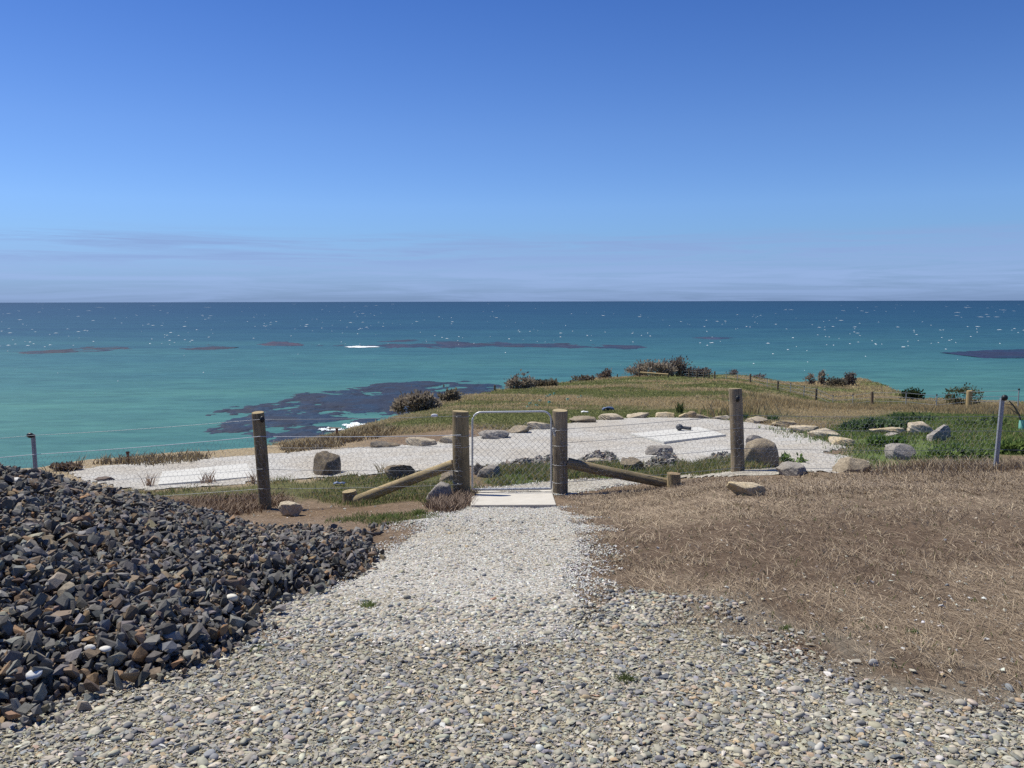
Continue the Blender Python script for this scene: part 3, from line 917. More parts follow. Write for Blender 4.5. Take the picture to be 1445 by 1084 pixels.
odd_stone(696, 849, 12, (.36, .21, .14), 'reddish brown stone lying on the white path', .8, 0, .4, .2, ANG[4], None, False)
odd_stone(621, 851, 11, (.16, .16, .165), 'dark grey stone lying on the left of the white path', .6, 0, .2, .2, ANG[5], None, False)
odd_stone(380, 873, 20, (.16, .16, .17), 'dark grey stone that has rolled from the heap toe', .7, 0, .2, .2, ANG[6], None, False)
odd_stone(364, 890, 18, (.17, .13, .13), 'purplish stone lying on dirt beside the heap toe', .6, 0, .9, .2, ANG[8], None, False)
odd_stone(434, 859, 14, (.14, .145, .16), 'blue grey chip lying on the left edge of the white path', .45, 0, .2, .1, ANG[10], None, False)
odd_stone(760, 966, 17, (.08, .082, .088), 'black stone in the middle of the driveway gravel', .8, 0, .2, .1, ANG[11], None, False)
odd_stone(822, 972, 16, (.085, .088, .095), 'charcoal stone on the driveway between centre and weed tuft', .9, 0, .2, .1, ANG[13], None, False)
odd_stone(935, 960, 22, (.12, .125, .135), 'dark flat stone on the driveway beside the weed tuft', .5, 0, .2, .1, ANG[14], None, False)
odd_stone(1122, 978, 28, (.36, .33, .28), 'broad grey beige stone at the edge of the driveway', .4, 8, .2, .1, None, None, False)
odd_stone(1205, 995, 28, (.30, .285, .26), 'flat grey slab of stone on the right of the driveway', .35, 9, .2, .1, None, None, False)
odd_stone(1355, 997, 22, (.37, .34, .28), 'rounded beige stone where gravel meets brown soil', .55, 3, .2, .1, None, None, False)
odd_stone(1232, 939, 16, (.33, .32, .30), 'grey rounded stone in the dirt above the gravel edge', .7, 2, .2, .1, None, None, False)

# ------------------------------------------------------------------ boulders
def boulder(u, v, wpx, hpx, mat, label, cat='boulder', seed=0, depthk=.8, yaw=0, tilt=0, cuts=11, rough=.26, sink=.18, top=1.0, group=None, name='boulder', base=None, square=0.28):
    """v is the photograph row of the foot of the rock"""
    p = hit(u, v) if base is None else base
    d = p.y; sx = wpx / 2 * d / F; sz = hpx * d / F / 1.42
    r = np.random.default_rng(900 + seed)
    bm = bmesh.new(); bmesh.ops.create_icosphere(bm, subdivisions=5, radius=1)
    V, T = bm_arrays(bm)
    if square: V = V / (np.abs(V).max(1)[:, None] ** square)
    for _ in range(cuts):
        nn = r.normal(size=3); nn /= np.linalg.norm(nn); dd_ = r.uniform(.50, .84)
        V = V - np.maximum(V @ nn - dd_, 0)[:, None] * nn * .93
    f = (fbm(V[:, 0] * 1.7 + V[:, 2] * .9, V[:, 1] * 1.7 - V[:, 2] * .8, 300 + seed, 3) - .5) * 1.0 + (fbm(V[:, 0] * 5 + V[:, 2] * 4, V[:, 1] * 5 - V[:, 2] * 4, 340 + seed, 4) - .5) * .6
    V = V * (1 + f[:, None] * rough)
    V = V / np.abs(V).max(0)
    V = V * np.array([sx, sx * depthk if depthk > 0 else -depthk, sz])
    R_ = np.array(Matrix.Rotation(yaw, 3, 'Z') @ Matrix.Rotation(tilt, 3, 'Y'))
    V = V @ R_.T
    c = Vector((p.x, p.y + sx * depthk * .55, p.z + sz * .42))
    o = link(name, np_mesh(name, V, T, None, True), RM[mat], None, c)
    return tag(o, label, cat, group)


G1_ = 'rocks edging the far side of the gravel platform'
boulder(545, 632, 50, 8, 'dark', 'long low dark flat rock at the left end of the platform edging', 'rock', 1, .6, group=G1_)
boulder(593, 630, 46, 12, 'tan', 'rounded low tan rock left of the gate post on the platform edge', 'rock', 2, .7, group=G1_, cuts=3)
boulder(635, 626, 40, 12, 'tan', 'tan rock half hidden behind the left gate post', 'rock', 3, .7, group=G1_, cuts=3)
boulder(697, 620, 46, 12, 'grey', 'flat grey brown rock seen through the lower left of the gate mesh', 'rock', 4, .7, group=G1_, cuts=4)
boulder(732, 612, 38, 11, 'brown', 'dark sided brown slab seen through the gate mesh', 'rock', 5, .6, group=G1_)
boulder(764, 607, 42, 12, 'tan', 'tan block seen through the right of the gate mesh', 'rock', 6, .6, group=G1_)
boulder(822, 597, 40, 9, 'brown', 'brown rock with a shadowed left end just right of the gate post', 'rock', 7, .6, group=G1_)
boulder(863, 593, 36, 9, 'tan', 'smooth domed tan rock below the blue plastic scrap', 'rock', 8, .7, group=G1_, cuts=2)
boulder(903, 590.5, 37, 8, 'tan', 'low flat topped tan rock in the middle of the far edging', 'rock', 9, .6, group=G1_, square=.4)
boulder(941, 590, 32, 8, 'ochre', 'blocky ochre rock in the far edging', 'rock', 10, .6, group=G1_, square=.5)
boulder(967, 590, 24, 7, 'ochre', 'short ochre rock touching the dark topped one', 'rock', 11, .6, group=G1_)
boulder(988, 591, 32, 6.5, 'brown', 'dark topped thin rock in the far edging', 'rock', 12, .5, group=G1_)
boulder(1017, 592, 28, 6, 'tan', 'thin tan rock just left of the tall fence post', 'rock', 13, .5, group=G1_)
boulder(1068, 597, 38, 9, 'tan', 'sloping tan rock just right of the tall fence post', 'rock', 14, .6, group=G1_)
boulder(1106, 602, 36, 8, 'ochre', 'thin ochre slab at the right bend of the edging', 'rock', 15, .5, group=G1_)
boulder(1138, 611, 46, 10, 'ochre', 'long ochre slab on the right curve of the platform', 'rock', 16, .6, yaw=-.25, group=G1_)
boulder(1163, 618, 50, 12, 'tan', 'broad tan slab below the long ochre slab', 'rock', 17, .6, yaw=-.2, group=G1_)
boulder(1188, 629, 40, 14, 'ochre', 'pale ochre rock at the grassy tip of the platform', 'rock', 18, .7, group=G1_)
boulder(460, 671, 41, 32, 'umber', 'big dark two toned boulder standing at the edge of the white gravel', seed=71, depthk=.85, square=.6, cuts=5, sink=.06)
boulder(563, 676, 44, 20, 'umber', 'squat brown boulder with a dark right end by the sloping brace', seed=21, depthk=.7, square=.4)
boulder(634, 682, 30, 18, 'brown', 'brown rock behind the foot of the left gate post', seed=22)
boulder(618, 707, 40, 26, 'grey', 'rounded grey boulder in front of the left gate post foot', seed=23, cuts=4, depthk=.8, sink=.1)
boulder(676, 670, 24, 17, 'dark', 'dark cracked rock behind the gate beside the left post', seed=24)
boulder(690, 673, 36, 16, 'grey', 'rounded grey brown rock lying in grass behind the gate', seed=25, cuts=4)
boulder(410, 729, 40, 21, 'tan', 'pale squarish stone on the soil beside the leaning post', seed=26, square=.45, depthk=.6)
boulder(449, 634, 16, 7, 'dark', 'small dark rock on the cliff edge above the breaking wave', seed=27)
boulder(1077, 660, 49, 40, 'brown', 'large rounded brown boulder behind the tall fence post', seed=28, cuts=3, rough=.10, depthk=.9, sink=.05)
boulder(1067, 633, 36, 19, 'grey', 'flat topped grey rock behind the large rounded boulder', seed=29)
boulder(1059, 699, 64, 25, 'ochre', 'long sloping ochre rock at the foot of the tall fence post', seed=30, depthk=.42, yaw=-.12, tilt=.16, square=.3, sink=.25)
boulder(931, 643, 40, 14, 'grey', 'squared grey block on the gravel above the crushed stone', seed=31, square=.6, depthk=.6, cuts=3)
boulder(893, 664, 34, 19, 'brown', 'dull brown rock above the right hand brace', seed=32)
boulder(845, 655, 40, 8, 'tan', 'low tan rock just right of the right gate post', seed=33, depthk=.5)
boulder(1118, 671, 48, 18, 'grey', 'wide grey rock at the left of the gravel tip', seed=34)
boulder(1205, 666, 56, 20, 'brown', 'wide grey brown rock in grass at the right of the gravel tip', seed=35, depthk=.6)
boulder(1274, 648, 42, 21, 'grey', 'rounded grey rock among the green grass below the slabs', seed=36, cuts=4)
boulder(1256, 614, 58, 11, 'ochre', 'long pale flat slab at the left of the three big slabs', 'rock', 37, .5, square=.4)
boulder(1300, 614, 48, 18, 'tan', 'high tan slab in the middle of the three big slabs', 'rock', 38, .6)
boulder(1327, 622, 46, 19, 'grey', 'tilted grey slab at the right of the three big slabs', 'rock', 39, .5, yaw=.4, tilt=-.3, square=.3)
boulder(1258, 617, 24, 6, 'grey', 'small grey rock under the long pale slab', 'rock', 40)


def rubble(px, n, smin, smax, pal, label, hgt, name='crushed_stone_pile'):
    P = poly(px); x0, y0 = P.min(0); x1, y1 = P.max(0)
    X = rng.uniform(x0, x1, n * 6); Y = rng.uniform(y0, y1, n * 6)
    sd = sdist(P, X, Y); ok = sd > 0; X = X[ok][:n]; Y = Y[ok][:n]; sd = sd[ok][:n]; n = len(X)
    s = rng.uniform(smin, smax, n)
    scl = np.stack([s * 1.2, s, s * .75], -1)
    Z = terr(X, Y) + rng.uniform(0, 1, n) * np.minimum(sd * .8, hgt) + s * .3
    V, T, C = instances(ANG, rng.integers(0, len(ANG), n), np.stack([X, Y, Z], -1), scl, rots(n, .8), pick(pal, n))
    return tag(link(name, np_mesh(name, V, T, C), MAT['stone']), label, None, None, 'stuff')


PAL_R = [(.17, .16, .145, 4), (.25, .235, .21, 3), (.34, .315, .27, 2), (.23, .17, .12, 1.2), (.10, .097, .09, 1.4)]
rubble([(906, 662), (925, 646), (950, 643), (962, 656), (955, 664)], 420, .03, .06, PAL_R, 'small pile of crushed stone beside the squared grey block', .17)
rubble([(986, 656), (1000, 648), (1028, 642), (1036, 650), (1020, 658)], 260, .03, .06, PAL_R, 'small pile of crushed stone left of the tall fence post', .08)
rubble([(815, 651), (840, 641), (866, 643), (872, 653), (845, 657)], 320, .03, .06, PAL_R, 'low bed of crushed stone right of the right gate post', .06)
rubble([(690, 662), (730, 654), (780, 648), (800, 652), (780, 660), (720, 664)], 420, .03, .06, PAL_R, 'low bank of crushed stone seen through the gate', .08)
rubble([(440, 765), (520, 742), (560, 738), (540, 760), (480, 790)], 60, .02, .05, PAL_H, 'dark stones strewn on soil behind the rock heap', .01, 'strewn_stones')

for (u, v, wpx, hpx, lab, sd) in ((517, 604.5, 20, 5, 'black wet rock in the white surf below the headland', 51), (468, 608, 26, 5, 'low black wet rock left of the surf below the headland', 52)):
    q = sea_pt(u, v)
    boulder(u, v, wpx, hpx, 'dark', lab, 'rock', sd, .7, base=Vector((q[0], q[1], SEA)), name='sea_rock', group='wet rocks in the surf')
# ------------------------------------------------------------------ grass, straw and plants
def blades(name, X, Y, h, wd, col, lean, mat, label, droop=.5, z0=None, kind='stuff', seg=2, parent=None, lie=None):
    n = len(X); a = rng.uniform(0, 2 * np.pi, n)
    dx = np.cos(a); dy = np.sin(a)
    px_ = -dy; py_ = dx
    ta = rng.uniform(-.7, .7, n); c_, s_ = np.cos(ta), np.sin(ta)
    # blade width runs roughly across the view so it can be seen
    wx, wy = c_, s_
    z = (terr(X, Y) if z0 is None else z0) - .004
    V = []
    for t in (0, .55, 1.0):
        off = lean * h * (t ** 1.6)
        zz = z + h * t * np.sqrt(np.clip(1 - (np.minimum(lean, 1.6) * droop) ** 2 * t, .03, 1)) * (1.0 if np.ndim(lean) or lean < 1.1 else (1.25 - .75 * t)) if lie is None else z + h * (lie * t * (1.15 - t) + .02)
        cx = X + dx * off; cy = Y + dy * off
        k = wd * (1 - .35 * t) / 2
        if t < 1:
            V.append(np.stack([cx - wx * k, cy - wy * k, zz], -1)); V.append(np.stack([cx + wx * k, cy + wy * k, zz], -1))
        else: V.append(np.stack([cx, cy, zz], -1))
    V = np.stack(V, 1).reshape(-1, 3)
    o = (np.arange(n) * 5)[:, None]
    T = np.concatenate([o + np.array([[0, 1, 3]]), o + np.array([[0, 3, 2]]), o + np.array([[2, 3, 4]])])
    ob = link(name, np_mesh(name, V, T, np.repeat(col, 5, 0)), mat, parent)
    return tag(ob, label, None, None, kind) if kind else ob


def sample(P, n, fade=.2, wob_=1.0, dpow=None, fr=.66):
    x0, y0 = P.min(0) - fade; x1, y1 = P.max(0) + fade
    OX = np.zeros(0); OY = np.zeros(0)
    for _ in range(40):
        X = rng.uniform(x0, x1, n * 3)
        if dpow: Y = np.exp(rng.uniform(math.log(max(y0, 2)), math.log(y1), n * 3))
        else: Y = rng.uniform(y0, y1, n * 3)
        sd = sdist(P, X, Y) + (fbm(X * 1.7, Y * 1.7, 21) - .5) * wob_
        ok = (rng.uniform(0, 1, len(X)) < sstep(-fade, fade, sd)) & (np.abs(X) < fr * Y + .8)
        OX = np.concatenate([OX, X[ok]]); OY = np.concatenate([OY, Y[ok]])
        if len(OX) > n: break
    return OX[:n], OY[:n]


def lerp(a, b, t): return np.array(a) + (np.array(b) - np.array(a)) * np.asarray(t)[:, None]


STRAW_A, STRAW_B = (.155, .108, .070), (.52, .42, .29)
# flattened dead grass on the right
X, Y = sample(Z_STRAW, 170000, .25, .6, True, .80)
dens = fbm(X * .75 + Y * .3, Y * .95 - X * .25, 40, 5)
keep = rng.uniform(0, 1, len(X)) < (.16 + .84 * sstep(.46, .66, dens + .16 * sstep(5.5, 10.0, Y) - .01))
X, Y = X[keep], Y[keep]; n = len(X)
c = lerp(STRAW_A, STRAW_B, rng.uniform(0, 1, n) ** 2.2)
h = rng.uniform(.05, .21, n)
blades('dead_straw', X, Y, h, np.maximum(.0028, .0007 * Y), c, 1.0, MAT['straw'], 'flattened dead grass on the brown soil right of the path', lie=.17)
n = 7000
X, Y = sample(Z_STRAW, n, .2, .6, True, .68)
keep = rng.uniform(0, 1, len(X)) < sstep(.46, .62, fbm(X * 1.2, Y * 1.2, 46) + .10 * sstep(8, 11, Y))
X, Y = X[keep], Y[keep]; n = len(X)
blades('dead_grass', X, Y, rng.uniform(.03, .09, n), np.maximum(.003, .0007 * Y), lerp((.23, .165, .105), (.47, .38, .25), rng.uniform(0, 1, n) ** 1.4), .9, MAT['straw'], 'upright wisps of dead grass on the brown soil')
X, Y = sample(Z_STRAW, 900, .1, .6, True, .68)
n = len(X)
blades('green_sprigs', X, Y, rng.uniform(.02, .05, n), np.full(n, .006), lerp((.09, .12, .035), (.16, .2, .06), rng.uniform(0, 1, n)), .7, MAT['blade'], 'tiny green sprigs coming through the brown soil')
# rooted tufts of dead grass
cx_, cy_ = sample(Z_STRAW, 420, .0, .6, True, .68)
kk_ = np.repeat(np.arange(len(cx_)), 34); rr_ = rng.uniform(.02, .10, len(cx_))[kk_]
X = cx_[kk_] + rng.normal(0, 1, len(kk_)) * rr_; Y = cy_[kk_] + rng.normal(0, 1, len(kk_)) * rr_; n = len(X)
tone = rng.uniform(.1, 1, len(cx_))[kk_]
blades('dead_grass_tufts', X, Y, rng.uniform(.03, .11, n) * (.6 + .6 * tone), np.maximum(.0028, .0006 * Y), lerp((.20, .14, .09), (.54, .44, .30), np.clip(tone * rng.uniform(.4, 1.2, n), 0, 1)), 1.2, MAT['straw'], 'small rooted tufts of dead grass over the brown soil')
# thick dead grass fringe along the right fence
P = poly([(1080, 690), (1200, 676), (1445, 668), (1900, 668), (1900, 700), (1445, 692), (1250, 690), (1080, 700)])
X, Y = sample(P, 15000, .25, .5, None, .9); n = len(X)
blades('dead_grass_fringe', X, Y, rng.uniform(.04, .15, n), np.full(n, .006), lerp((.24, .18, .125), (.52, .42, .29), rng.uniform(0, 1, n) ** 1.3), 1.15, MAT['straw'], 'thick dead grass along the foot of the right hand fence')
P = poly([(1230, 668), (1330, 657), (1900, 640), (1900, 664), (1200, 674)])
X, Y = sample(P, 9000, .3, .6, None, .9); n = len(X)
blades('dry_grass', X, Y, rng.uniform(.06, .2, n), np.full(n, .010), lerp((.24, .18, .12), (.46, .37, .24), rng.uniform(0, 1, n)), .7, MAT['straw'], 'dry pale grass just behind the right hand fence')

P = poly([(802, 702), (860, 690), (930, 682), (1000, 676), (1080, 676), (1090, 692), (1000, 692), (900, 698), (820, 712)])
X, Y = sample(P, 6500, .2, .5, None, .9); n = len(X)
blades('dead_grass_fringe', X, Y, rng.uniform(.03, .09, n), np.full(n, .007), lerp((.20, .145, .10), (.48, .39, .27), rng.uniform(0, 1, n) ** 1.4), 1.15, MAT['straw'], 'dead grass at the foot of the fence between gate and tall post')
# soil straw on the left
X, Y = sample(Z_SOILL, 9000, .2, .6, None, .62); n = len(X)
blades('root_litter', X, Y, rng.uniform(.03, .14, n), np.full(n, .006), lerp((.15, .10, .065), (.34, .26, .17), rng.uniform(0, 1, n) ** 2), 1.0, MAT['straw'], 'dead roots and straw on the bare soil by the leaning post', lie=.30)
P = poly([(230, 716), (290, 704), (380, 700), (400, 712), (340, 726), (270, 735)])
X, Y = sample(P, 3500, .2, .4, None, .62); n = len(X)
blades('root_mat', X, Y, rng.uniform(.05, .16, n), np.full(n, .009), lerp((.13, .085, .055), (.33, .24, .16), rng.uniform(0, 1, n) ** 1.6), .9, MAT['straw'], 'torn up mat of dead roots at the foot of the leaning post')
P = poly([(606, 716), (624, 700), (648, 697), (664, 700), (664, 718), (640, 724), (615, 724)])
X, Y = sample(P, 2600, .08, .15, None, .62); n = len(X)
blades('root_mound', X, Y, rng.uniform(.05, .15, n), np.full(n, .009), lerp((.14, .10, .07), (.34, .25, .18), rng.uniform(0, 1, n) ** 1.5), .8, MAT['straw'], 'mound of dead roots at the foot of the left gate post')

# green grass strips
def grass(P, n, h0, h1, wk, pal_a, pal_b, name, label, fade=.2, wob_=1.2, thr=None, fr=.7, dry=.2, lean=.6, dpow=None):
    X, Y = sample(P, n, fade, wob_, dpow, fr)
    if thr is not None:
        k = rng.uniform(0, 1, len(X)) < .08 + .92 * sstep(thr - .07, thr + .07, fbm(X * 1.1, Y * 1.1, 66)); X, Y = X[k], Y[k]
    n = len(X)
    c = lerp(pal_a, pal_b, rng.uniform(0, 1, n))
    k = rng.uniform(0, 1, n) < dry
    c[k] = lerp((.25, .20, .09), (.42, .35, .20), rng.uniform(0, 1, k.sum()))
    return blades(name, X, Y, rng.uniform(h0, h1, n), np.maximum(.004, wk * Y), c, lean, MAT['blade'], label)


GR_A, GR_B = (.09, .125, .036), (.195, .235, .085)
grass(Z_GA, 12500, .03, .10, .0008, GR_A, GR_B, 'verge_grass', 'patchy green grass between the left fence and the white gravel', .2, 1.2, .50, dry=.5)
grass(Z_GB, 14000, .05, .17, .0008, GR_A, GR_B, 'island_grass', 'green grass among the rocks behind the gate', .15, .6, .42, dry=.4)
grass(Z_GC, 80000, .04, .15, .0009, (.10, .15, .04), (.21, .27, .085), 'lush_grass', 'lush green grass around the big slabs on the right', .5, 1.0, .36, .9, .16)
grass(poly([(470, 738), (500, 726), (600, 724), (610, 732), (560, 742)]), 1400, .02, .07, .0009, GR_A, GR_B, 'thin_grass', 'thin green grass on the soil left of the path', .2, .8)
# hill grass far off: dry and green mixed
HILL_N = 330000
Uh = rng.uniform(330, 1560, HILL_N); Dh = np.exp(rng.uniform(math.log(20), math.log(124), HILL_N))
X = (Uh - 722.5) / F * Dh; Y = Dh
dE = np.interp(Uh, UE, DE)
ok = (Dh < dE * 1.01) & (sdist(Z_PLAT, X, Y) < -.1) & (sdist(Z_GC, X, Y) < .3)
for q in (Z_GA, Z_GB): ok &= sdist(q, X, Y) < 0
X, Y, Uh = X[ok], Y[ok], Uh[ok]; n = len(X)
g_ = fbm(X * .12, Y * .2, 41) * .75 + fbm(X * .9, Y * .9, 40) * .25
pk = sstep(.50, .63, g_ + rng.normal(0, .035, n) + .10 * sstep(1030, 1110, Uh) - .05 * sstep(800, 700, Uh) * 0 + .06 * sstep(640, 560, Uh))
rr = rng.uniform(0, 1, n)
cg = lerp((.145, .16, .055), (.25, .26, .11), rr); cd = lerp((.31, .24, .135), (.52, .42, .255), rr)
c = cg * (1 - pk)[:, None] + cd * pk[:, None]
h = rng.uniform(.04, .13, n) * (.7 + .6 * pk) * np.clip(Y / 30, .8, 2.2)
blades('hill_grass', X, Y, h, np.maximum(.007, .0008 * Y), c, .8, MAT['blade'], 'mixed dry and green grass over the headland')
# tall tan grass in front of the far fence
P = poly([(1030, 588), (1080, 578), (1160, 580), (1240, 582), (1340, 584), (1445, 590), (1700, 596), (1700, 577), (1445, 575), (1340, 572), (1240, 568), (1150, 566), (1060, 562)])
X, Y = sample(P, 26000, 1.0, 3, True, .9); n = len(X)
blades('tall_dry_grass', X, Y, rng.uniform(.15, .42, n), np.full(n, .040), lerp((.29, .21, .105), (.47, .365, .20), rng.uniform(0, 1, n)), .4, MAT['blade'], 'tall tan grass along the far fence on the right')
# cliff top scrub grass at left
P = poly([(60, 664), (100, 656), (300, 644), (420, 630), (520, 606), (560, 612), (470, 632), (300, 652), (90, 668)])
X, Y = sample(P, 5200, .3, .8, None, .9); n = len(X)
k = fbm(X * .9, Y * .9, 12) > .5; X, Y = X[k], Y[k]; n = len(X)
blades('cliff_grass', X, Y, rng.uniform(.06, .22, n), np.full(n, .018), lerp((.20, .15, .085), (.40, .32, .18), rng.uniform(0, 1, n)), .6, MAT['straw'], 'sparse dry grass on the cliff edge behind the white gravel')


def tuft(u, v, wpx, hpx, n, ca, cb, label, name='grass_tuft', cat='grass tuft', lean=.7, wk=.0011, group=None):
    p = hit(u, v); d = p.y; r = wpx / 2 * d / F
    X = rng.normal(0, r * .33, n); Y = rng.normal(0, r * .3, n)
    h = rng.uniform(.4, 1.0, n) * hpx * d / F
    z0 = terr(X + p.x, Y + p.y) - p.z
    o = blades(name, X, Y, h, np.full(n, max(.003, wk * d)), lerp(ca, cb, rng.uniform(0, 1, n)), lean, MAT['blade'], None, z0=z0, kind=None)
    o.location = p
    return tag(o, label, cat, group)


GT = 'weed tufts in the gravel'
tuft(520, 858, 38, 14, 130, GR_A, GR_B, 'flat green weed tuft on the left of the white path', group=GT)
tuft(885, 963, 46, 17, 170, (.06, .09, .03), (.15, .17, .06), 'olive weed tuft in the right part of the driveway gravel', group=GT)
tuft(338, 892, 22, 14, 70, GR_A, GR_B, 'green weed tuft touching the toe of the rock heap', group=GT)
tuft(362, 920, 24, 12, 70, GR_A, GR_B, 'green weed tuft between the heap toe and driveway', group=GT)
tuft(330, 936, 20, 9, 50, GR_A, GR_B, 'low green weed tuft in front of the heap toe', group=GT)
tuft(817, 871, 14, 9, 40, GR_A, GR_B, 'small green weed tuft at the corner where white path meets brown soil', group=GT)
tuft(1110, 888, 20, 9, 60, GR_A, GR_B, 'small green weed tuft on brown soil above the gravel', group=GT)
tuft(1290, 893, 26, 9, 60, (.05, .11, .025), (.12, .2, .05), 'bright green weed sprig far down the brown soil', group=GT)
tuft(545, 734, 60, 12, 240, GR_A, GR_B, 'broad green grass tuft on the soil left of the path', group=GT)
tuft(590, 727, 26, 12, 120, GR_A, GR_B, 'green grass tuft between the brace and the path', group=GT)
tuft(960, 584, 14, 20, 50, (.05, .075, .03), (.11, .13, .05), 'dark green upright tussock behind the platform edging', 'tussock', 'tussock', .35, .0012)
tuft(1052, 592, 10, 12, 30, (.04, .09, .04), (.09, .15, .06), 'small dark green clump beside the tall fence post top', 'tussock', 'tussock', .5, .0012)
tuft(1092, 595, 22, 12, 60, (.04, .09, .04), (.09, .15, .06), 'wide dark green clump behind the right bend of the edging', 'tussock', 'tussock', .7, .0012)
DW = 'dry weeds standing at the gravel edge'
tuft(211, 687, 14, 26, 26, (.24, .16, .11), (.40, .30, .22), 'dry weed stalks near the left end of the white gravel', 'dry_weed', 'weed', .5, .0009, DW)
tuft(293, 683, 26, 26, 34, (.24, .16, .11), (.40, .30, .22), 'wider dry weed stalks in front of the pale pad', 'dry_weed', 'weed', .5, .0009, DW)
tuft(357, 682, 12, 24, 18, (.24, .17, .11), (.40, .30, .22), 'dry weed stalks just left of the leaning post', 'dry_weed', 'weed', .5, .0009, DW)
tuft(538, 668, 14, 24, 14, (.24, .20, .11), (.40, .33, .2), 'dry leaning weed stalks left of the squat brown boulder', 'dry_weed', 'weed', .6, .0009, DW)


# shrubs ------------------------------------------------------------
def shrub(u, v, wpx, hpx, lobes, leaf, n, ca, cb, label, name='shrub', cat='shrub', depth=None, seed=0, tw=26, group=None, upright=.5, deepk=.6):
    """crown of many small leaf sprays over branching twigs. lobes: (x, z, r) in half width / height units"""
    r_ = np.random.default_rng(500 + seed)
    if depth is None: p = hit(u, v)
    else:
        q = at(u, v, depth); p = Vector((q.x, q.y, float(terr(q.x, q.y))))
    d = p.y; hw = wpx / 2 * d / F; hh_ = .86 * hpx * d / F
    root = empty(name, p, label, cat, group)
    C, Rr = [], []
    for (x, z, r) in lobes:
        C.append((x * hw, r_.uniform(-.3, .3) * hw * deepk, z * hh_)); Rr.append((r * hw, r * hw * deepk, r * hh_ * 1.0))
    C = np.array(C); Rr = np.array(Rr)
    vol = Rr.prod(1) ** .75
    k = r_.choice(len(C), n, p=vol / vol.sum())
    q = r_.normal(size=(n, 3)); q /= np.linalg.norm(q, axis=1)[:, None]
    rad = r_.uniform(.25, 1.0, n) ** .5 * (1 + .30 * r_.normal(size=n))
    P_ = C[k] + q * rad[:, None] * Rr[k]
    cl = fbm(P_[:, 0] * 2.2 / max(hw, .3) + P_[:, 1], P_[:, 2] * 3 / max(hh_, .2), 600 + seed, 3)
    keep = (P_[:, 2] > -.02 * hh_) & (cl > .39)
    P_ = P_[keep]; q = q[keep]; k = k[keep]; cl = cl[keep]; n = len(P_)
    up = np.array([0, 0, 1.0])
    dirv = q * (1 - upright) + up * upright + r_.normal(0, .35, (n, 3)); dirv /= np.linalg.norm(dirv, axis=1)[:, None]
    side = np.cross(dirv, r_.normal(size=(n, 3))); side /= np.linalg.norm(side, axis=1)[:, None]
    L = leaf * r_.uniform(.6, 1.6, n)
    a = P_; b_ = P_ + dirv * L[:, None] * .55 + side * L[:, None] * .26; c_ = P_ + dirv * L[:, None]; e = P_ + dirv * L[:, None] * .5 - side * L[:, None] * .26
    V = np.stack([a, b_, c_, e], 1).reshape(-1, 3)
    o = (np.arange(n) * 4)[:, None]
    T = np.concatenate([o + np.array([[0, 1, 2]]), o + np.array([[0, 2, 3]])])
    col = lerp(ca, cb, np.clip(.5 * r_.uniform(0, 1, n) + .9 * (cl - .3), 0, 1))
    link('foliage', np_mesh('foliage', V, T, np.repeat(col, 4, 0)), MAT['blade'], root)
    runs = []
    for i in range(tw):
        j = r_.choice(len(C), p=vol / vol.sum()); t = C[j] + r_.normal(0, .45, 3) * Rr[j]
        b0 = np.array([t[0] * .35 + r_.normal(0, .06 * hw), r_.normal(0, .1 * hw), -.05])
        mid = (b0 + t) / 2 + r_.normal(0, .08 * hw, 3)
        runs.append([b0, mid, [t[0], t[1], max(t[2], .1 * hh_)]])
    V, Q = join([tube_arr(r2, max(.006, .0004 * d), 4, max(.003, .0002 * d)) for r2 in runs])
    link('branches', np_mesh('branches', V, Q, None, True), MAT['twig'], root)
    return root


BR_A, BR_B = (.20, .168, .13), (.43, .365, .29)
GRN_A, GRN_B = (.05, .07, .028), (.13, .15, .06)
SG = 'scrub on the headland'
shrub(590, 595, 64, 25, [(-.55, .45, .5), (0, .6, .6), (.25, .75, .45), (.6, .4, .4), (-.8, .15, .35)], .13, 3600, BR_A, BR_B, 'low brown grey shrub on the slope beside the breaking wave', depth=34, seed=1, group=SG)
shrub(634, 585, 30, 19, [(-.3, .5, .6), (.4, .5, .5)], .14, 1300, (.15, .13, .095), (.33, .285, .21), 'small olive brown shrub just left of the gate post top', depth=40, seed=2, group=SG)
shrub(735, 557, 40, 21, [(-.5, .4, .5), (.1, .65, .55), (.6, .4, .4)], .22, 1500, BR_A, BR_B, 'brown shrub on the left shoulder of the headland above the gate', depth=68, seed=3, group=SG)
shrub(768, 552, 44, 11, [(-.5, .4, .5), (.3, .5, .5)], .22, 900, (.10, .085, .06), (.24, .2, .14), 'low brown scrub trailing right of the shoulder shrub', depth=76, seed=4, group=SG)
shrub(853, 541, 26, 14, [(-.3, .4, .5), (.2, .6, .5)], .26, 700, (.13, .10, .08), (.27, .215, .175), 'small pinkish brown bush on the crest left of the big scrub', depth=101, seed=5, group=SG)
shrub(822, 544, 30, 9, [(-.4, .4, .5), (.4, .4, .5)], .26, 500, (.14, .11, .075), (.28, .225, .16), 'low tawny scrub on the crest left of the pinkish bush', depth=97, seed=6, group=SG)
shrub(916, 537, 62, 21, [(-.7, .35, .4), (-.2, .65, .5), (.3, .7, .5), (.7, .5, .45)], .27, 2600, BR_A, BR_B, 'big left clump of brown scrub behind the pale rail', depth=111, seed=7, group=SG)
shrub(955, 536, 46, 24, [(-.5, .55, .5), (.1, .75, .5), (.5, .45, .45)], .27, 2300, (.12, .10, .085), (.27, .225, .19), 'tallest darkest clump of scrub on the crest', depth=113, seed=8, group=SG)
shrub(985, 538, 40, 13, [(-.4, .5, .5), (.4, .5, .5)], .27, 900, (.12, .10, .085), (.25, .205, .18), 'low pale brown scrub at the right end of the crest', depth=113, seed=9, group=SG)
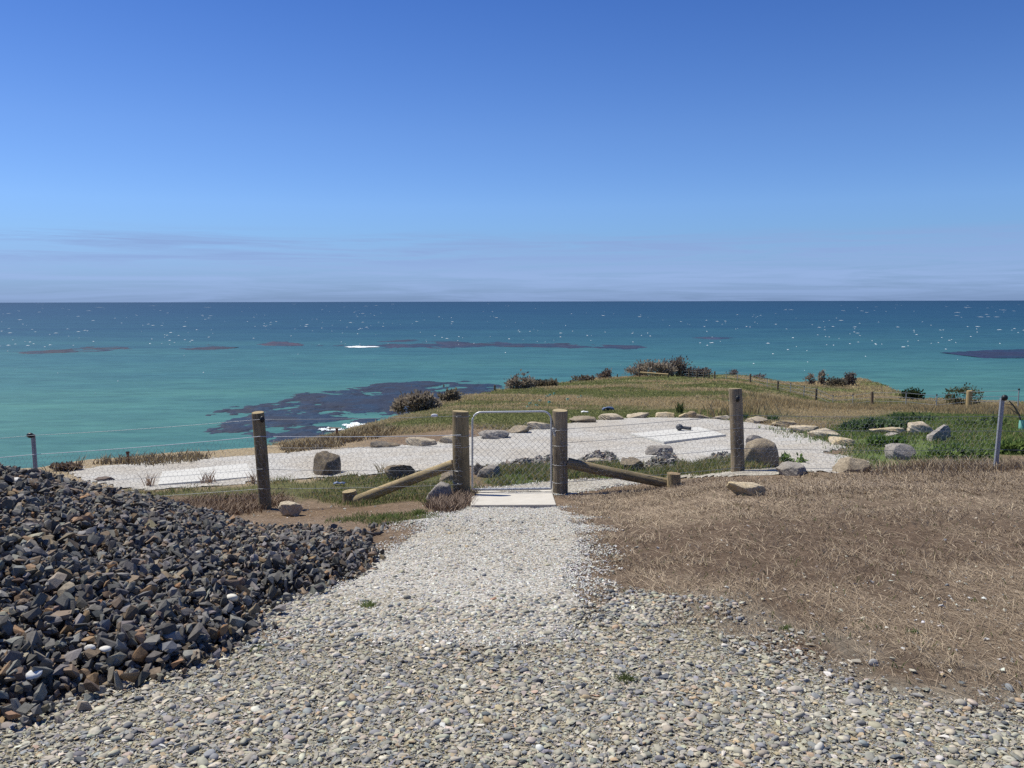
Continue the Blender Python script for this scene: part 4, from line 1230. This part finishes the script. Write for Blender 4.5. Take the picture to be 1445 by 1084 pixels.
shrub(908, 530, 14, 12, [(0, .5, .6)], .25, 300, GRN_A, GRN_B, 'green topped bush poking out of the brown crest scrub', depth=114, seed=10, group=SG)
shrub(1035, 540, 18, 6, [(0, .5, .7)], .26, 200, (.14, .11, .10), (.26, .21, .19), 'tiny pinkish scrub right of the crest', depth=120, seed=11, group=SG)
shrub(1070, 543, 24, 5, [(0, .5, .7)], .26, 240, (.14, .11, .10), (.26, .21, .19), 'tiny flat pinkish scrub farther right of the crest', depth=120, seed=12, group=SG)
shrub(1143, 551, 18, 15, [(-.1, .5, .6), (.2, .7, .4)], .25, 500, BR_A, BR_B, 'thin brown grey bush at the left of the knoll', depth=112, seed=13, group=SG)
shrub(1160, 552, 18, 18, [(0, .6, .6)], .25, 550, BR_A, BR_B, 'upright brown grey bush second on the knoll', depth=111, seed=14, group=SG)
shrub(1180, 554, 30, 12, [(-.4, .5, .6), (.4, .5, .5)], .25, 700, (.09, .085, .06), (.2, .18, .14), 'low olive grey bush in the middle of the knoll', depth=108, seed=15, group=SG)
shrub(1199, 552, 24, 18, [(-.2, .5, .6), (.3, .6, .5)], .25, 700, (.12, .10, .09), (.25, .21, .185), 'pinkish grey bush at the right of the knoll', depth=110, seed=16, group=SG)
shrub(1288, 566, 34, 17, [(-.4, .5, .55), (.3, .5, .55)], .2, 1500, (.022, .042, .016), (.07, .09, .035), 'dense dark green bush on the right slope', depth=87, seed=17, group=SG)
shrub(1360, 572, 62, 30, [(-.7, .55, .3), (-.35, .7, .42), (.1, .75, .45), (.5, .6, .42), (.0, .3, .5)], .16, 2000, (.05, .06, .028), (.16, .16, .08), 'open airy green shrub behind the yellow post', depth=66, seed=18, tw=40, group=SG)
# leafy ground plants by the slabs
LG = 'leafy plants round the big slabs'
shrub(1235, 609, 90, 15, [(-.7, .4, .35), (-.2, .5, .4), (.3, .5, .4), (.7, .5, .35)], .11, 2000, (.075, .105, .05), (.15, .225, .10), 'wide dark glossy leafy plant left of the big slabs', 'leafy_plant', 'plant', seed=20, group=LG)
shrub(1290, 597, 60, 11, [(-.4, .5, .5), (.4, .5, .5)], .11, 1000, (.075, .11, .045), (.15, .225, .095), 'dark leafy plant behind the middle slab', 'leafy_plant', 'plant', seed=21, group=LG)
shrub(1385, 603, 80, 8, [(-.5, .5, .5), (.4, .5, .5)], .10, 1100, (.10, .14, .045), (.19, .25, .09), 'leafy green plant right of the tilted slab', 'leafy_plant', 'plant', seed=22, group=LG)
shrub(1350, 646, 84, 14, [(-.6, .4, .4), (0, .5, .5), (.6, .4, .4)], .085, 1500, (.12, .17, .045), (.21, .30, .09), 'bright green weed clump below the tilted slab', 'leafy_plant', 'plant', seed=23, group=LG)
shrub(1430, 640, 60, 15, [(-.4, .4, .5), (.4, .5, .5)], .085, 1100, (.12, .17, .045), (.21, .30, .09), 'bright green weed clump right of the steel post', 'leafy_plant', 'plant', seed=24, group=LG)
shrub(1250, 630, 50, 12, [(-.4, .4, .5), (.4, .4, .5)], .09, 1100, (.10, .17, .045), (.21, .30, .09), 'green weed clump left of the rounded grey rock', 'leafy_plant', 'plant', seed=25, group=LG)
shrub(1118, 654, 34, 10, [(0, .5, .7)], .08, 700, (.10, .17, .045), (.21, .30, .09), 'green weed clump right of the large rounded boulder', 'leafy_plant', 'plant', seed=26, group=LG)
shrub(93, 660, 46, 8, [(-.5, .5, .4), (0, .6, .4), (.5, .5, .4)], .07, 700, (.12, .085, .06), (.26, .195, .14), 'low dry brown scrub on the left cliff edge', depth=15.4, seed=27)
# ------------------------------------------------------------------ concrete pads
def pad(name, pts, thick, up, mat, label, bev=.012):
    P = [hit(u, v) for u, v in pts]
    c = sum(P, Vector()) / len(P)
    # best plane through the ground under the pad
    M = np.array([[p.x - c.x, p.y - c.y, 1] for p in P]); zz = np.array([p.z for p in P])
    k = np.linalg.lstsq(M, zz, rcond=None)[0]
    bm = bmesh.new()
    tv = [bm.verts.new((p.x - c.x, p.y - c.y, k[0] * (p.x - c.x) + k[1] * (p.y - c.y) + k[2] - c.z + up)) for p in P]
    f = bm.faces.new(tv)
    g = bmesh.ops.extrude_face_region(bm, geom=[f])
    for e in g['geom']:
        if isinstance(e, bmesh.types.BMVert): e.co.z -= thick
    bmesh.ops.recalc_face_normals(bm, faces=bm.faces[:])
    bmesh.ops.bevel(bm, geom=bm.edges[:], offset=bev, segments=2, affect='EDGES')
    o = link(name, bm_mesh(name, bm, False), mat, None, c)
    return tag(o, label, 'concrete pad')


pad('concrete_pad', [(664, 717), (785, 716), (779, 698), (666, 698.5)], .10, .035, MAT['concrete'], 'pale concrete threshold pad in front of the mesh gate', .008)
pad('concrete_pad', [(666, 697.5), (779, 697), (778, 692), (667, 693)], .10, .03, MAT['concrete'], 'narrow concrete strip under the mesh gate', .008)
pad('concrete_pad', [(889, 615.6), (937, 628), (1025, 617), (986, 606)], .14, .065, MAT['concrete_new'], 'pale square concrete pad on the round white platform', .015)
pad('concrete_pad', [(228, 668), (222, 687), (360, 675), (349, 656)], .14, .035, MAT['concrete_new'], 'pale oblong concrete pad on the gravel behind the leaning post', .015)

# ------------------------------------------------------------------ fences and gate
def post_obj(name, base, top, r, mat, parent, seed, seg=28, sink=.25):
    b = Vector(base); t = Vector(top); ax = (t - b).normalized()
    b2 = b - ax * sink
    me = log_mesh(name, (t - b2).length, r, seed, seg)
    o = link(name, me, mat, parent)
    q = Vector((0, 0, 1)).rotation_difference(ax)
    o.rotation_mode = 'QUATERNION'; o.rotation_quaternion = q
    o.location = b2 - Vector(parent.location)
    return o


def steel_post(base, top, parent, wing=.024, name='steel_post'):
    """Y section steel standard with a row of holes hinted by studs"""
    b = Vector(base) - Vector(parent.location); t = Vector(top) - Vector(parent.location)
    b = b - (t - b).normalized() * .2
    V, Q = [], []
    prof = []
    for k in range(3):
        a = math.radians(90 + 120 * k + 12); n_ = Vector((math.cos(a), math.sin(a), 0)); s = Vector((-n_.y, n_.x, 0))
        for pts in ([s * .003, n_ * wing + s * .004, n_ * wing - s * .004, -s * .003],):
            prof.append(pts)
    for pts in prof:
        o = len(V)
        for e in (b, t):
            for p in pts: V.append((e + p)[:])
        for i in range(4):
            j = (i + 1) % 4; Q.append([o + i, o + j, o + 4 + j, o + 4 + i])
        Q.append([o + 3, o + 2, o + 1, o]); Q.append([o + 4, o + 5, o + 6, o + 7])
    return link(name, np_mesh(name, np.array(V), np.array(Q)), MAT['steel'], parent)


def blob(name, p, r, mat, parent, sc=(1, 1, 1), sub=2):
    bm = bmesh.new(); bmesh.ops.create_icosphere(bm, subdivisions=sub, radius=r)
    for v in bm.verts: v.co = Vector((v.co.x * sc[0], v.co.y * sc[1], v.co.z * sc[2]))
    return link(name, bm_mesh(name, bm), mat, parent, Vector(p))


def ring_arr(c, r, tr, axis=Vector((0, 0, 1)), n=24, wob_=0):
    q = Vector((0, 0, 1)).rotation_difference(axis)
    pts = [Vector(c) + q @ Vector((r * math.cos(t), r * math.sin(t), wob_ * math.sin(t))) for t in [2 * math.pi * i / n for i in range(n + 1)]]
    return tube_arr(pts, tr, 5)


def hexnet(A, Bp, nets_top, nets_bot, cell=.062, tr=.0011):
    """hexagon rabbit netting between two uprights. A, Bp: (top, bottom) points"""
    (ta, ba), (tb, bb) = A, Bp
    L = (tb - ta).length
    nx = max(2, int(round(L / (cell * 1.15)))); H_ = ((ta - ba).length + (tb - bb).length) / 2
    ny = max(2, int(round(H_ / (cell * .95))))
    edges = []

    def P(i, j):
        s = i / nx; t = j / ny
        p = ta.lerp(tb, s).lerp(ba.lerp(bb, s), min(max(t, 0), 1))
        return p + Vector((.006 * math.sin(i * 1.7 + j), .012 * math.sin(i * .9 - j * 1.3), .006 * math.sin(j * 2.1 + i)))
    for j in range(ny):
        for i in range(nx):
            o = .5 if j % 2 else 0.
            a = P(i + o, j + .17); b = P(i + o, j + .83)
            c1 = P(i + o - .5, j + 1.17); c2 = P(i + o + .5, j + 1.17)
            edges.append((a, b))
            if j < ny - 1:
                if i + o - .5 >= 0: edges.append((b, c1))
                if i + o + .5 <= nx: edges.append((b, c2))
    return edges


def prism_edges(edges, tr):
    E = np.array([[a[:], b[:]] for a, b in edges]); n = len(E)
    d = E[:, 1] - E[:, 0]; d /= np.linalg.norm(d, axis=1)[:, None] + 1e-9
    ref = np.tile([0, 1.0, 0], (n, 1)); a = np.cross(d, ref); a /= np.linalg.norm(a, axis=1)[:, None] + 1e-9
    b = np.cross(d, a)
    ring = [a * tr, -a * tr * .5 + b * tr * .87, -a * tr * .5 - b * tr * .87]
    V = np.stack([E[:, 0] + r for r in ring] + [E[:, 1] + r for r in ring], 1).reshape(-1, 3)
    o = (np.arange(n) * 6)[:, None]
    Q = np.concatenate([o + np.array([[i, (i + 1) % 3, 3 + (i + 1) % 3, 3 + i]]) for i in range(3)])
    return V, Q


def net_part(spans, parent, cell=.062, tr=.0012):
    ed = []
    O = Vector(parent.location)
    for A, Bp in spans: ed += hexnet((A[0] - O, A[1] - O), (Bp[0] - O, Bp[1] - O), 0, 0, cell, tr)
    V, Q = prism_edges(ed, tr)
    return link('netting', np_mesh('netting', V, Q), MAT['net'], parent)


D = 12.0
# left section
FL_g1b, FL_g1t = at(651, 704, 11.70), at(651, 580, 11.70)
FL_p1b, FL_p1t = at(373, 711, 11.75), at(364, 582, 11.75)
FL_s1b, FL_s1t = at(55, 722, 12.1), at(47, 613, 12.1)
FL_s0b, FL_s0t = at(-310, 735, 12.3), at(-318, 634, 12.3)
fl = empty('fence', FL_g1b, 'wire netting fence left of the gate with a leaning round post', 'fence', 'wire fences beside the gate')
post_obj('gate_post', FL_g1b, FL_g1t, .117, MAT['wood'], fl, 1)
post_obj('post', FL_p1b, FL_p1t, .086, MAT['wood'], fl, 2)
s1 = steel_post(FL_s1b, FL_s1t, fl, .034)
steel_post(FL_s0b, FL_s0t, fl, .034)
blob('insulator', FL_s1t - fl.location + Vector((-.03, -.03, -.01)), .045, MAT['black'], fl, (1.2, .8, .9))
blob('insulator', at(370, 592, 11.64) - fl.location, .035, MAT['black'], fl, (1, .8, 1.4))


def wire_run(pts, sag=.015, n=10):
    out_ = []
    for a, b in zip(pts, pts[1:]):
        for i in range(n):
            t = i / n; p = a.lerp(b, t); p.z -= sag * 4 * t * (1 - t) * min((b - a).length / 3, 1.5); out_.append(p)
    out_.append(pts[-1]); return out_


def wires(parent, table, us, ds, r, mat, name='wire'):
    for row in table:
        pts = [at(u, v, d) for u, v, d in zip(us, row, ds)]
        tubes(name, [wire_run(pts)], r, mat, parent, 5, Vector(parent.location))


lus = [-310, 47, 367, 651]; lds = [12.2, 12.0, 11.64, 11.56]
wires(fl, [(640, 614.5, 592, 587), (706, 684, 662, 664), (727, 709, 690, 684)], lus, lds, .0028, MAT['wire'])
wires(fl, [(668, 641.5, 616, 614)], lus, lds, .0045, MAT['rope'], 'cord')
wires(fl, [(632, 629)], lus[2:], lds[2:], .0028, MAT['wire'])


def front(u0, vt, vb, d): return (at(u0, vt, d), at(u0, vb, d))


net_part([(front(-310, 668, 732, 12.2), front(51, 641.5, 718, 12.0)), (front(51, 641.5, 718, 12.0), front(369, 616, 709, 11.62)), (front(369, 616, 709, 11.62), front(651, 614, 700, 11.55))], fl)
# tie-off rings on the gate post
rv = []
for v in (587, 614, 629.5, 663, 680):
    c = at(651, v, 11.70) - fl.location
    rv.append(ring_arr(c, .123, .0026))
V, Q = join(rv); link('wire_ties', np_mesh('wire_ties', V, Q, None, True), MAT['galv'], fl)


def brace(a, b, r, parent, mat, name='brace', flat=None, seed=3):
    a = Vector(a); b = Vector(b); ax = b - a
    me = log_mesh(name, ax.length, r, seed, 20, 20, .08, flat)
    o = link(name, me, mat, parent)
    z = ax.normalized(); y = Vector((0, -1, 0)); x = y.cross(z).normalized(); y = z.cross(x)
    M = Matrix((x, y, z)).transposed()
    o.rotation_mode = 'QUATERNION'; o.rotation_quaternion = M.to_quaternion()
    o.location = a - Vector(parent.location)
    return o


brace(at(500, 709, 11.85), at(640, 654, 11.72), .072, fl, MAT['wood_pale'], seed=4)
post_obj('brace_block', at(493, 717, 11.9), at(492, 693, 11.9), .105, MAT['wood'], fl, 5, 20, .15)
tagp = blob('white_tag', at(613, 586.5, 11.57), .05, MAT['white_pl'], None, (1, .25, .5)); tag(tagp, 'small white plastic tag hanging on the top fence wire left of the gate', 'tag')

# right section
FR_g2b, FR_g2t = at(790, 698, D), at(791.5, 579, D)
FR_p2b, FR_p2t = at(1040, 678, D), at(1038, 548, D)
FR_s2b, FR_s2t = at(1403, 676, D), at(1414, 562, D)
FR_s3b, FR_s3t = at(1800, 678, D), at(1803, 566, D)
fr_ = empty('fence', FR_g2b, 'wire netting fence right of the gate with the tallest round post', 'fence', 'wire fences beside the gate')
post_obj('gate_post', FR_g2b, FR_g2t, .111, MAT['wood_grey'], fr_, 6)
post_obj('post', FR_p2b, FR_p2t, .095, MAT['wood_grey'], fr_, 7)
steel_post(FR_s2b, FR_s2t, fr_, .036)
steel_post(FR_s3b, FR_s3t, fr_, .036)
blob('insulator', FR_s2t - fr_.location + Vector((.02, -.03, .01)), .045, MAT['black'], fr_, (1, .9, 1))
blob('insulator', at(1041, 563, 11.88) - fr_.location, .045, MAT['black'], fr_, (.7, .6, 1.1))
rus = [790, 1040, 1408, 1800]; rds = [11.87, 11.88, 11.94, 11.94]
wires(fr_, [(606, 586, 587.6, 591), (625.5, 604.5, 608, 612), (654, 633, 634.6, 638), (681, 660, 658.5, 661)], rus, rds, .0032, MAT['wire'])
net_part([(front(790, 606, 697, 11.86), front(1040, 586, 679, 11.87)), (front(1040, 586, 679, 11.87), front(1407, 587.6, 676, 11.93))], fr_)
rv = []
for v in (606, 628, 655, 680):
    rv.append(ring_arr(at(790.5, v, D) - fr_.location, .118, .0026))
V, Q = join(rv); link('wire_ties', np_mesh('wire_ties', V, Q, None, True), MAT['galv'], fr_)
brace(at(801, 652, 12.0), at(944, 684, 11.9), .074, fr_, MAT['wood'], seed=8)
post_obj('brace_block', at(950, 692, 11.82), at(950, 668, 11.82), .10, MAT['wood_pale'], fr_, 9, 20, .15)

# gate: bent tube frame with diamond mesh
gb0, gb1 = at(666.5, 691, 12.0), at(778, 689.5, 12.0)
gt0, gt1 = at(666.5, 582, 12.0), at(778, 580.5, 12.0)
gate = empty('gate', (gb0 + gb1) / 2, 'small gate of bent galvanised tube with chain link mesh', 'gate')
O = Vector(gate.location)
ux = (gt1 - gt0).normalized(); rc = .13
pts = [gb0.copy()]
nC = 8
pts.append(gb0.lerp(gt0, .5))
cL = gt0 + ux * rc - Vector((0, 0, rc)); cRr = gt1 - ux * rc - Vector((0, 0, rc))
for i in range(nC + 1):
    t = math.pi - (math.pi / 2) * i / nC; pts.append(cL + ux * rc * math.cos(t) + Vector((0, 0, rc * math.sin(t))))
for i in range(nC + 1):
    t = math.pi / 2 - (math.pi / 2) * i / nC; pts.append(cRr + ux * rc * math.cos(t) + Vector((0, 0, rc * math.sin(t))))
pts.append(gb1.lerp(gt1, .5)); pts.append(gb1.copy())
V, Q = join([tube_arr([p - O for p in pts], .0145, 12), tube_arr([gb0 - O, gb0.lerp(gb1, .5) - O, gb1 - O], .019, 12)])
link('frame', np_mesh('frame', V, Q, None, True), MAT['galv'], gate)
ed = []
x0, x1 = gb0.x + .01, gb1.x - .01
zt, zb_ = at(720, 600, 12.0).z, gb0.z + .01
s = .092; nd = int((x1 - x0 + zt - zb_) / s) + 2
for i in range(nd):
    for sgn in (1, -1):
        # diagonal line x = xs + sgn*(z - zb)
        xs = (x0 + i * s - (zt - zb_)) if sgn == 1 else (x0 + i * s)
        lo_t, hi_t = 0.0, zt - zb_
        if sgn == 1:
            lo_t = max(lo_t, x0 - xs); hi_t = min(hi_t, x1 - xs)
        else:
            lo_t = max(lo_t, xs - x1); hi_t = min(hi_t, xs - x0)
        if hi_t <= lo_t: continue
        hi_t2 = hi_t + (random.uniform(-.02, .06) if hi_t > zt - zb_ - 1e-3 else 0)
        m_ = max(2, int((hi_t2 - lo_t) / .046))
        pv = None
        for k in range(m_ + 1):
            t = lo_t + (hi_t2 - lo_t) * k / m_
            p = Vector((xs + sgn * t, 12.0 + .012 * (1 if k % 2 else -1) * sgn, zb_ + t)) - O
            if pv is not None: ed.append((pv, p))
            pv = p
V, Q = prism_edges(ed, .0020)
link('chain_link', np_mesh('chain_link', V, Q), MAT['wire'], gate)
# latch chain on the right
lk = []
for i in range(9):
    c = at(780 + i * .35, 605 + i * 1.2, 11.86) - O
    lk.append(ring_arr(c, .016, .0035, Vector((0, 1, 0)) if i % 2 else Vector((1, .2, 0)), 10))
lk.append(ring_arr(at(782, 607, 11.86) - O, .028, .004, Vector((0, 1, .2)), 14))
V, Q = join(lk); link('latch_chain', np_mesh('latch_chain', V, Q, None, True), MAT['galv'], gate)

# distant fence across the headland
FAR = [(1436, 583, 275 / 4.129 + 490, 50, 's'), (1367, 577, 553, 56, 'y'), (1321, 577, 561, 60, 's'), (1278, 577, 560, 63, 's'), (1230, 576, 555, 66, 'w'), (1203, 577, 561, 70, 's'), (1175, 575, 563, 74, 's'), (1151, 575, 559, 78, 'w'), (1134, 573, 560, 81, 's'), (1115, 571, 559, 85, 's'), (1097, 568, 556, 90, 'w'), (1082, 567, 556, 93, 's'), (1058, 566, 554, 98, 'w'), (1040, 561, 549, 101, 's'), (1024, 558, 548, 104, 's'), (1008, 554, 545, 107, 'w'), (1000, 551, 542, 108, 'w'), (993, 550, 541.5, 109, 'w'), (983, 549, 540.5, 110, 'w'), (972, 547.5, 539.5, 111, 'w'), (961, 546, 538.5, 112, 'w')]
q0 = at(1230, 576, 66)
ff = empty('fence', (q0.x, q0.y, float(terr(q0.x, q0.y))), 'long post and wire fence crossing the dry grass of the headland', 'fence')
O = Vector(ff.location)
tops = []
for u, vb, vt, d, k in FAR:
    b0 = at(u, vb, d); b0.z = float(terr(b0.x, b0.y)); hgt = (vb - vt) * d / F
    top = b0 + Vector((0, 0, hgt + .22))
    tops.append(top)
    if k == 's':
        tubes('steel_post', [[b0 - Vector((0, 0, .2)), b0.lerp(top, .5), top]], .035, MAT['steel'], ff, 5, O)
        blob('insulator', top - O, .07, MAT['black'], ff, sub=1)
    else:
        post_obj('post', b0, top, .11 if k == 'w' else .19, MAT['wood_yellow'] if k == 'y' else MAT['wood_far'], ff, int(u), 12, .2)
for hgt in (.08, .42, .75):
    tubes('wire', [[p - Vector((0, 0, hgt)) for p in tops]], .012, MAT['wire'], ff, 4, O)

# crest fence on the left shoulder of the headland
CF = [(698, 563, 555, 62), (732, 560, 552, 70), (805, 545, 538, 88), (837, 540, 533, 97), (871, 537, 532, 104)]
q0 = at(732, 560, 70)
cf_ = empty('fence', (q0.x, q0.y, float(terr(q0.x, q0.y))), 'row of short dark posts along the left crest of the headland', 'fence')
O = Vector(cf_.location); tops = []
for u, vb, vt, d in CF:
    b0 = at(u, vb, d); b0.z = float(terr(b0.x, b0.y)); top = b0 + Vector((0, 0, (vb - vt + 1) * d / F)); tops.append(top)
    post_obj('post', b0, top, .075, MAT['wood_far'], cf_, int(u), 10, .2)
tubes('wire', [[p - Vector((0, 0, .15)) for p in tops]], .008, MAT['wire'], cf_, 4, O)

# pale rail on the crest in front of the scrub
ra, rb = at(902, 534, 107), at(943, 538, 105)
ra.z = float(terr(ra.x, ra.y)) + .62; rb.z = float(terr(rb.x, rb.y)) + .42
rl = empty('timber_rail', (ra.x, ra.y, float(terr(ra.x, ra.y))), 'pale timber rail on the crest in front of the big scrub', 'rail')
O = Vector(rl.location)
tubes('rail', [[ra, ra.lerp(rb, .5), rb]], .10, MAT['wood_yellow'], rl, 8, O)
tubes('support', [[Vector((ra.x, ra.y, float(terr(ra.x, ra.y)) - .1)), ra + Vector((0, 0, .18))]], .10, MAT['wood_far'], rl, 8, O)
tubes('support', [[Vector((rb.x, rb.y, float(terr(rb.x, rb.y)) - .1)), rb]], .09, MAT['wood_far'], rl, 8, O)

# marker pegs on the cliff edge
for u, vb, vt, d, lab in ((181, 657, 643, 16.4, 'thin rusty peg on the left cliff edge'), (476, 634, 623, 22, 'thin rusty peg on the cliff edge above the large dark boulder')):
    b0 = at(u, vb, d); b0.z = float(terr(b0.x, b0.y)); hgt = (vb - vt) * d / F
    V, Q = join([tube_arr([(0, 0, -.1), (0, 0, hgt * .5), (0, 0, hgt)], .016 + .0006 * d, 6), tube_arr([(0, 0, hgt - .02), (0, 0, hgt + .015)], .026 + .0006 * d, 6)])
    tag(link('marker_peg', np_mesh('marker_peg', V, Q, None, True), MAT['rust'], None, b0), lab, 'peg', 'rusty pegs on the cliff edge')

# ------------------------------------------------------------------ small things
def scrap(name, u, v, wpx, hpx, mat, label, cat, seed=0, up=.3):
    p = hit(u, v); d = p.y; sx = wpx / 2 * d / F; sz = hpx * d / F
    r = np.random.default_rng(seed)
    gx, gy = np.meshgrid(np.linspace(-1, 1, 14), np.linspace(-1, 1, 10))
    n_ = fbm(gx * 1.6 + seed, gy * 1.6, 700 + seed, 3)
    V = np.stack([gx * sx * (1 + .25 * (n_ - .5)), gy * sx * .5 * (1 + .3 * (n_ - .5)), n_ * sz * 1.4 * (1.05 - .5 * (gx ** 2 + gy ** 2) / 2)], -1).reshape(-1, 3)
    i = np.arange(140).reshape(10, 14)
    Q = np.stack([i[:-1, :-1], i[:-1, 1:], i[1:, 1:], i[1:, :-1]], -1).reshape(-1, 4)
    o = link(name, np_mesh(name, V, Q, None, True), MAT[mat], None, p + Vector((0, 0, .01)))
    sm = o.modifiers.new('thick', 'SOLIDIFY'); sm.thickness = max(.006, sz * .12)
    return tag(o, label, cat)


scrap('plastic_scrap', 479, 685, 17, 6, 'blue_pl', 'crumpled blue plastic scrap in grass by the left brace block', 'scrap', 1)
scrap('plastic_bag', 858, 581, 17, 7, 'blue_pl', 'crumpled blue grey bag in the grass beyond the platform', 'bag', 2)
scrap('plastic_bucket_lid', 825, 584, 10, 4, 'white_pl', 'small white lump in the grass left of the blue bag', 'scrap', 3)
# bent dark fitting on the square pad
p = hit(964, 611); p.z += .055
fit = empty('pipe_fitting', p, 'dark metal fitting lying on the square concrete pad', 'fitting')
blob('flange', (-.09, 0, .08), .085, MAT['dark_iron'], fit, (1, 1, .9), 2)
tubes('spout', [[(-.02, 0, .07), (.08, -.02, .06), (.18, -.03, .055)]], .04, MAT['dark_iron'], fit, 10)
p = hit(975, 592)
o = blob('stone', p + Vector((0, -.1, .16)), .12, RM['dark'], None, (1.1, .8, .7), 2); tag(o, 'small dark stone perched on the far edging above the concrete pad', 'stone')

# green plant guards on the hill
TG = 'green plastic plant guards on the headland'
for i, (u, v, hp) in enumerate([(762, 568, 4), (772, 563, 5), (776, 561, 5), (782, 558, 4), (748, 572, 4), (752, 568, 3), (757, 575, 4), (801, 567, 5), (816, 564, 4), (820, 562, 4), (775, 570, 4), (745, 577, 4), (1008, 570, 3), (1030, 568, 3)]):
    p = hit(u, v); h_ = hp * p.y / F; r = max(.06, h_ * .22)
    V, Q = tube_arr([(0, 0, 0), (0, 0, h_ * .5), (.01, 0, h_)], r, 8, r * 1.1)
    o = link('plant_guard', np_mesh('plant_guard', V, Q, None, True), MAT['teal_pl'], None, p)
    tag(o, 'tiny green plastic plant guard in the grass of the headland', 'plant guard', TG)
for u, v, hp, wp, lab in ((1384, 601, 5, 14, 'wide green plant guard in the leafy plants left of the steel post top'), (1443, 608, 15, 11, 'tall green plant guard around the bare sapling')):
    p = hit(u, v); h_ = hp * p.y / F; r = wp / 2 * p.y / F
    V, Q = tube_arr([(0, 0, -.03), (0, 0, h_ * .5), (.01, 0, h_)], r * .95, 12, r)
    o = link('plant_guard', np_mesh('plant_guard', V, Q, None, True), MAT['teal_pl'], None, p)
    tag(o, lab, 'plant guard')
    sap = p
# bare sapling in the tall guard
pts = [at(1442, 600, sap.y), at(1438, 585, sap.y), at(1430, 572, sap.y), at(1424, 566, sap.y)]
pts = [Vector((sap.x, sap.y, sap.z))] + pts
sp = empty('sapling', sap, 'bare leaning sapling at the right edge of the photo', 'sapling')
V, Q = join([tube_arr([q - sap for q in pts], .028, 6, .012), tube_arr([pts[2] - sap, pts[2] - sap + Vector((-.25, .05, .18))], .014, 5, .006), tube_arr([pts[3] - sap, pts[3] - sap + Vector((-.32, 0, .06))], .012, 5, .005)])
link('trunk', np_mesh('trunk', V, Q, None, True), MAT['twig'], sp)

# ------------------------------------------------------------------ render settings
SC.view_settings.view_transform = 'Standard'
SC.view_settings.look = 'None'
SC.view_settings.exposure = .22
SC.view_settings.gamma = 1
SC.render.engine = 'CYCLES'
SC.cycles.max_bounces = 5
SC.cycles.diffuse_bounces = 3
SC.cycles.use_denoising = False
SC.cycles.sample_clamp_indirect = 6
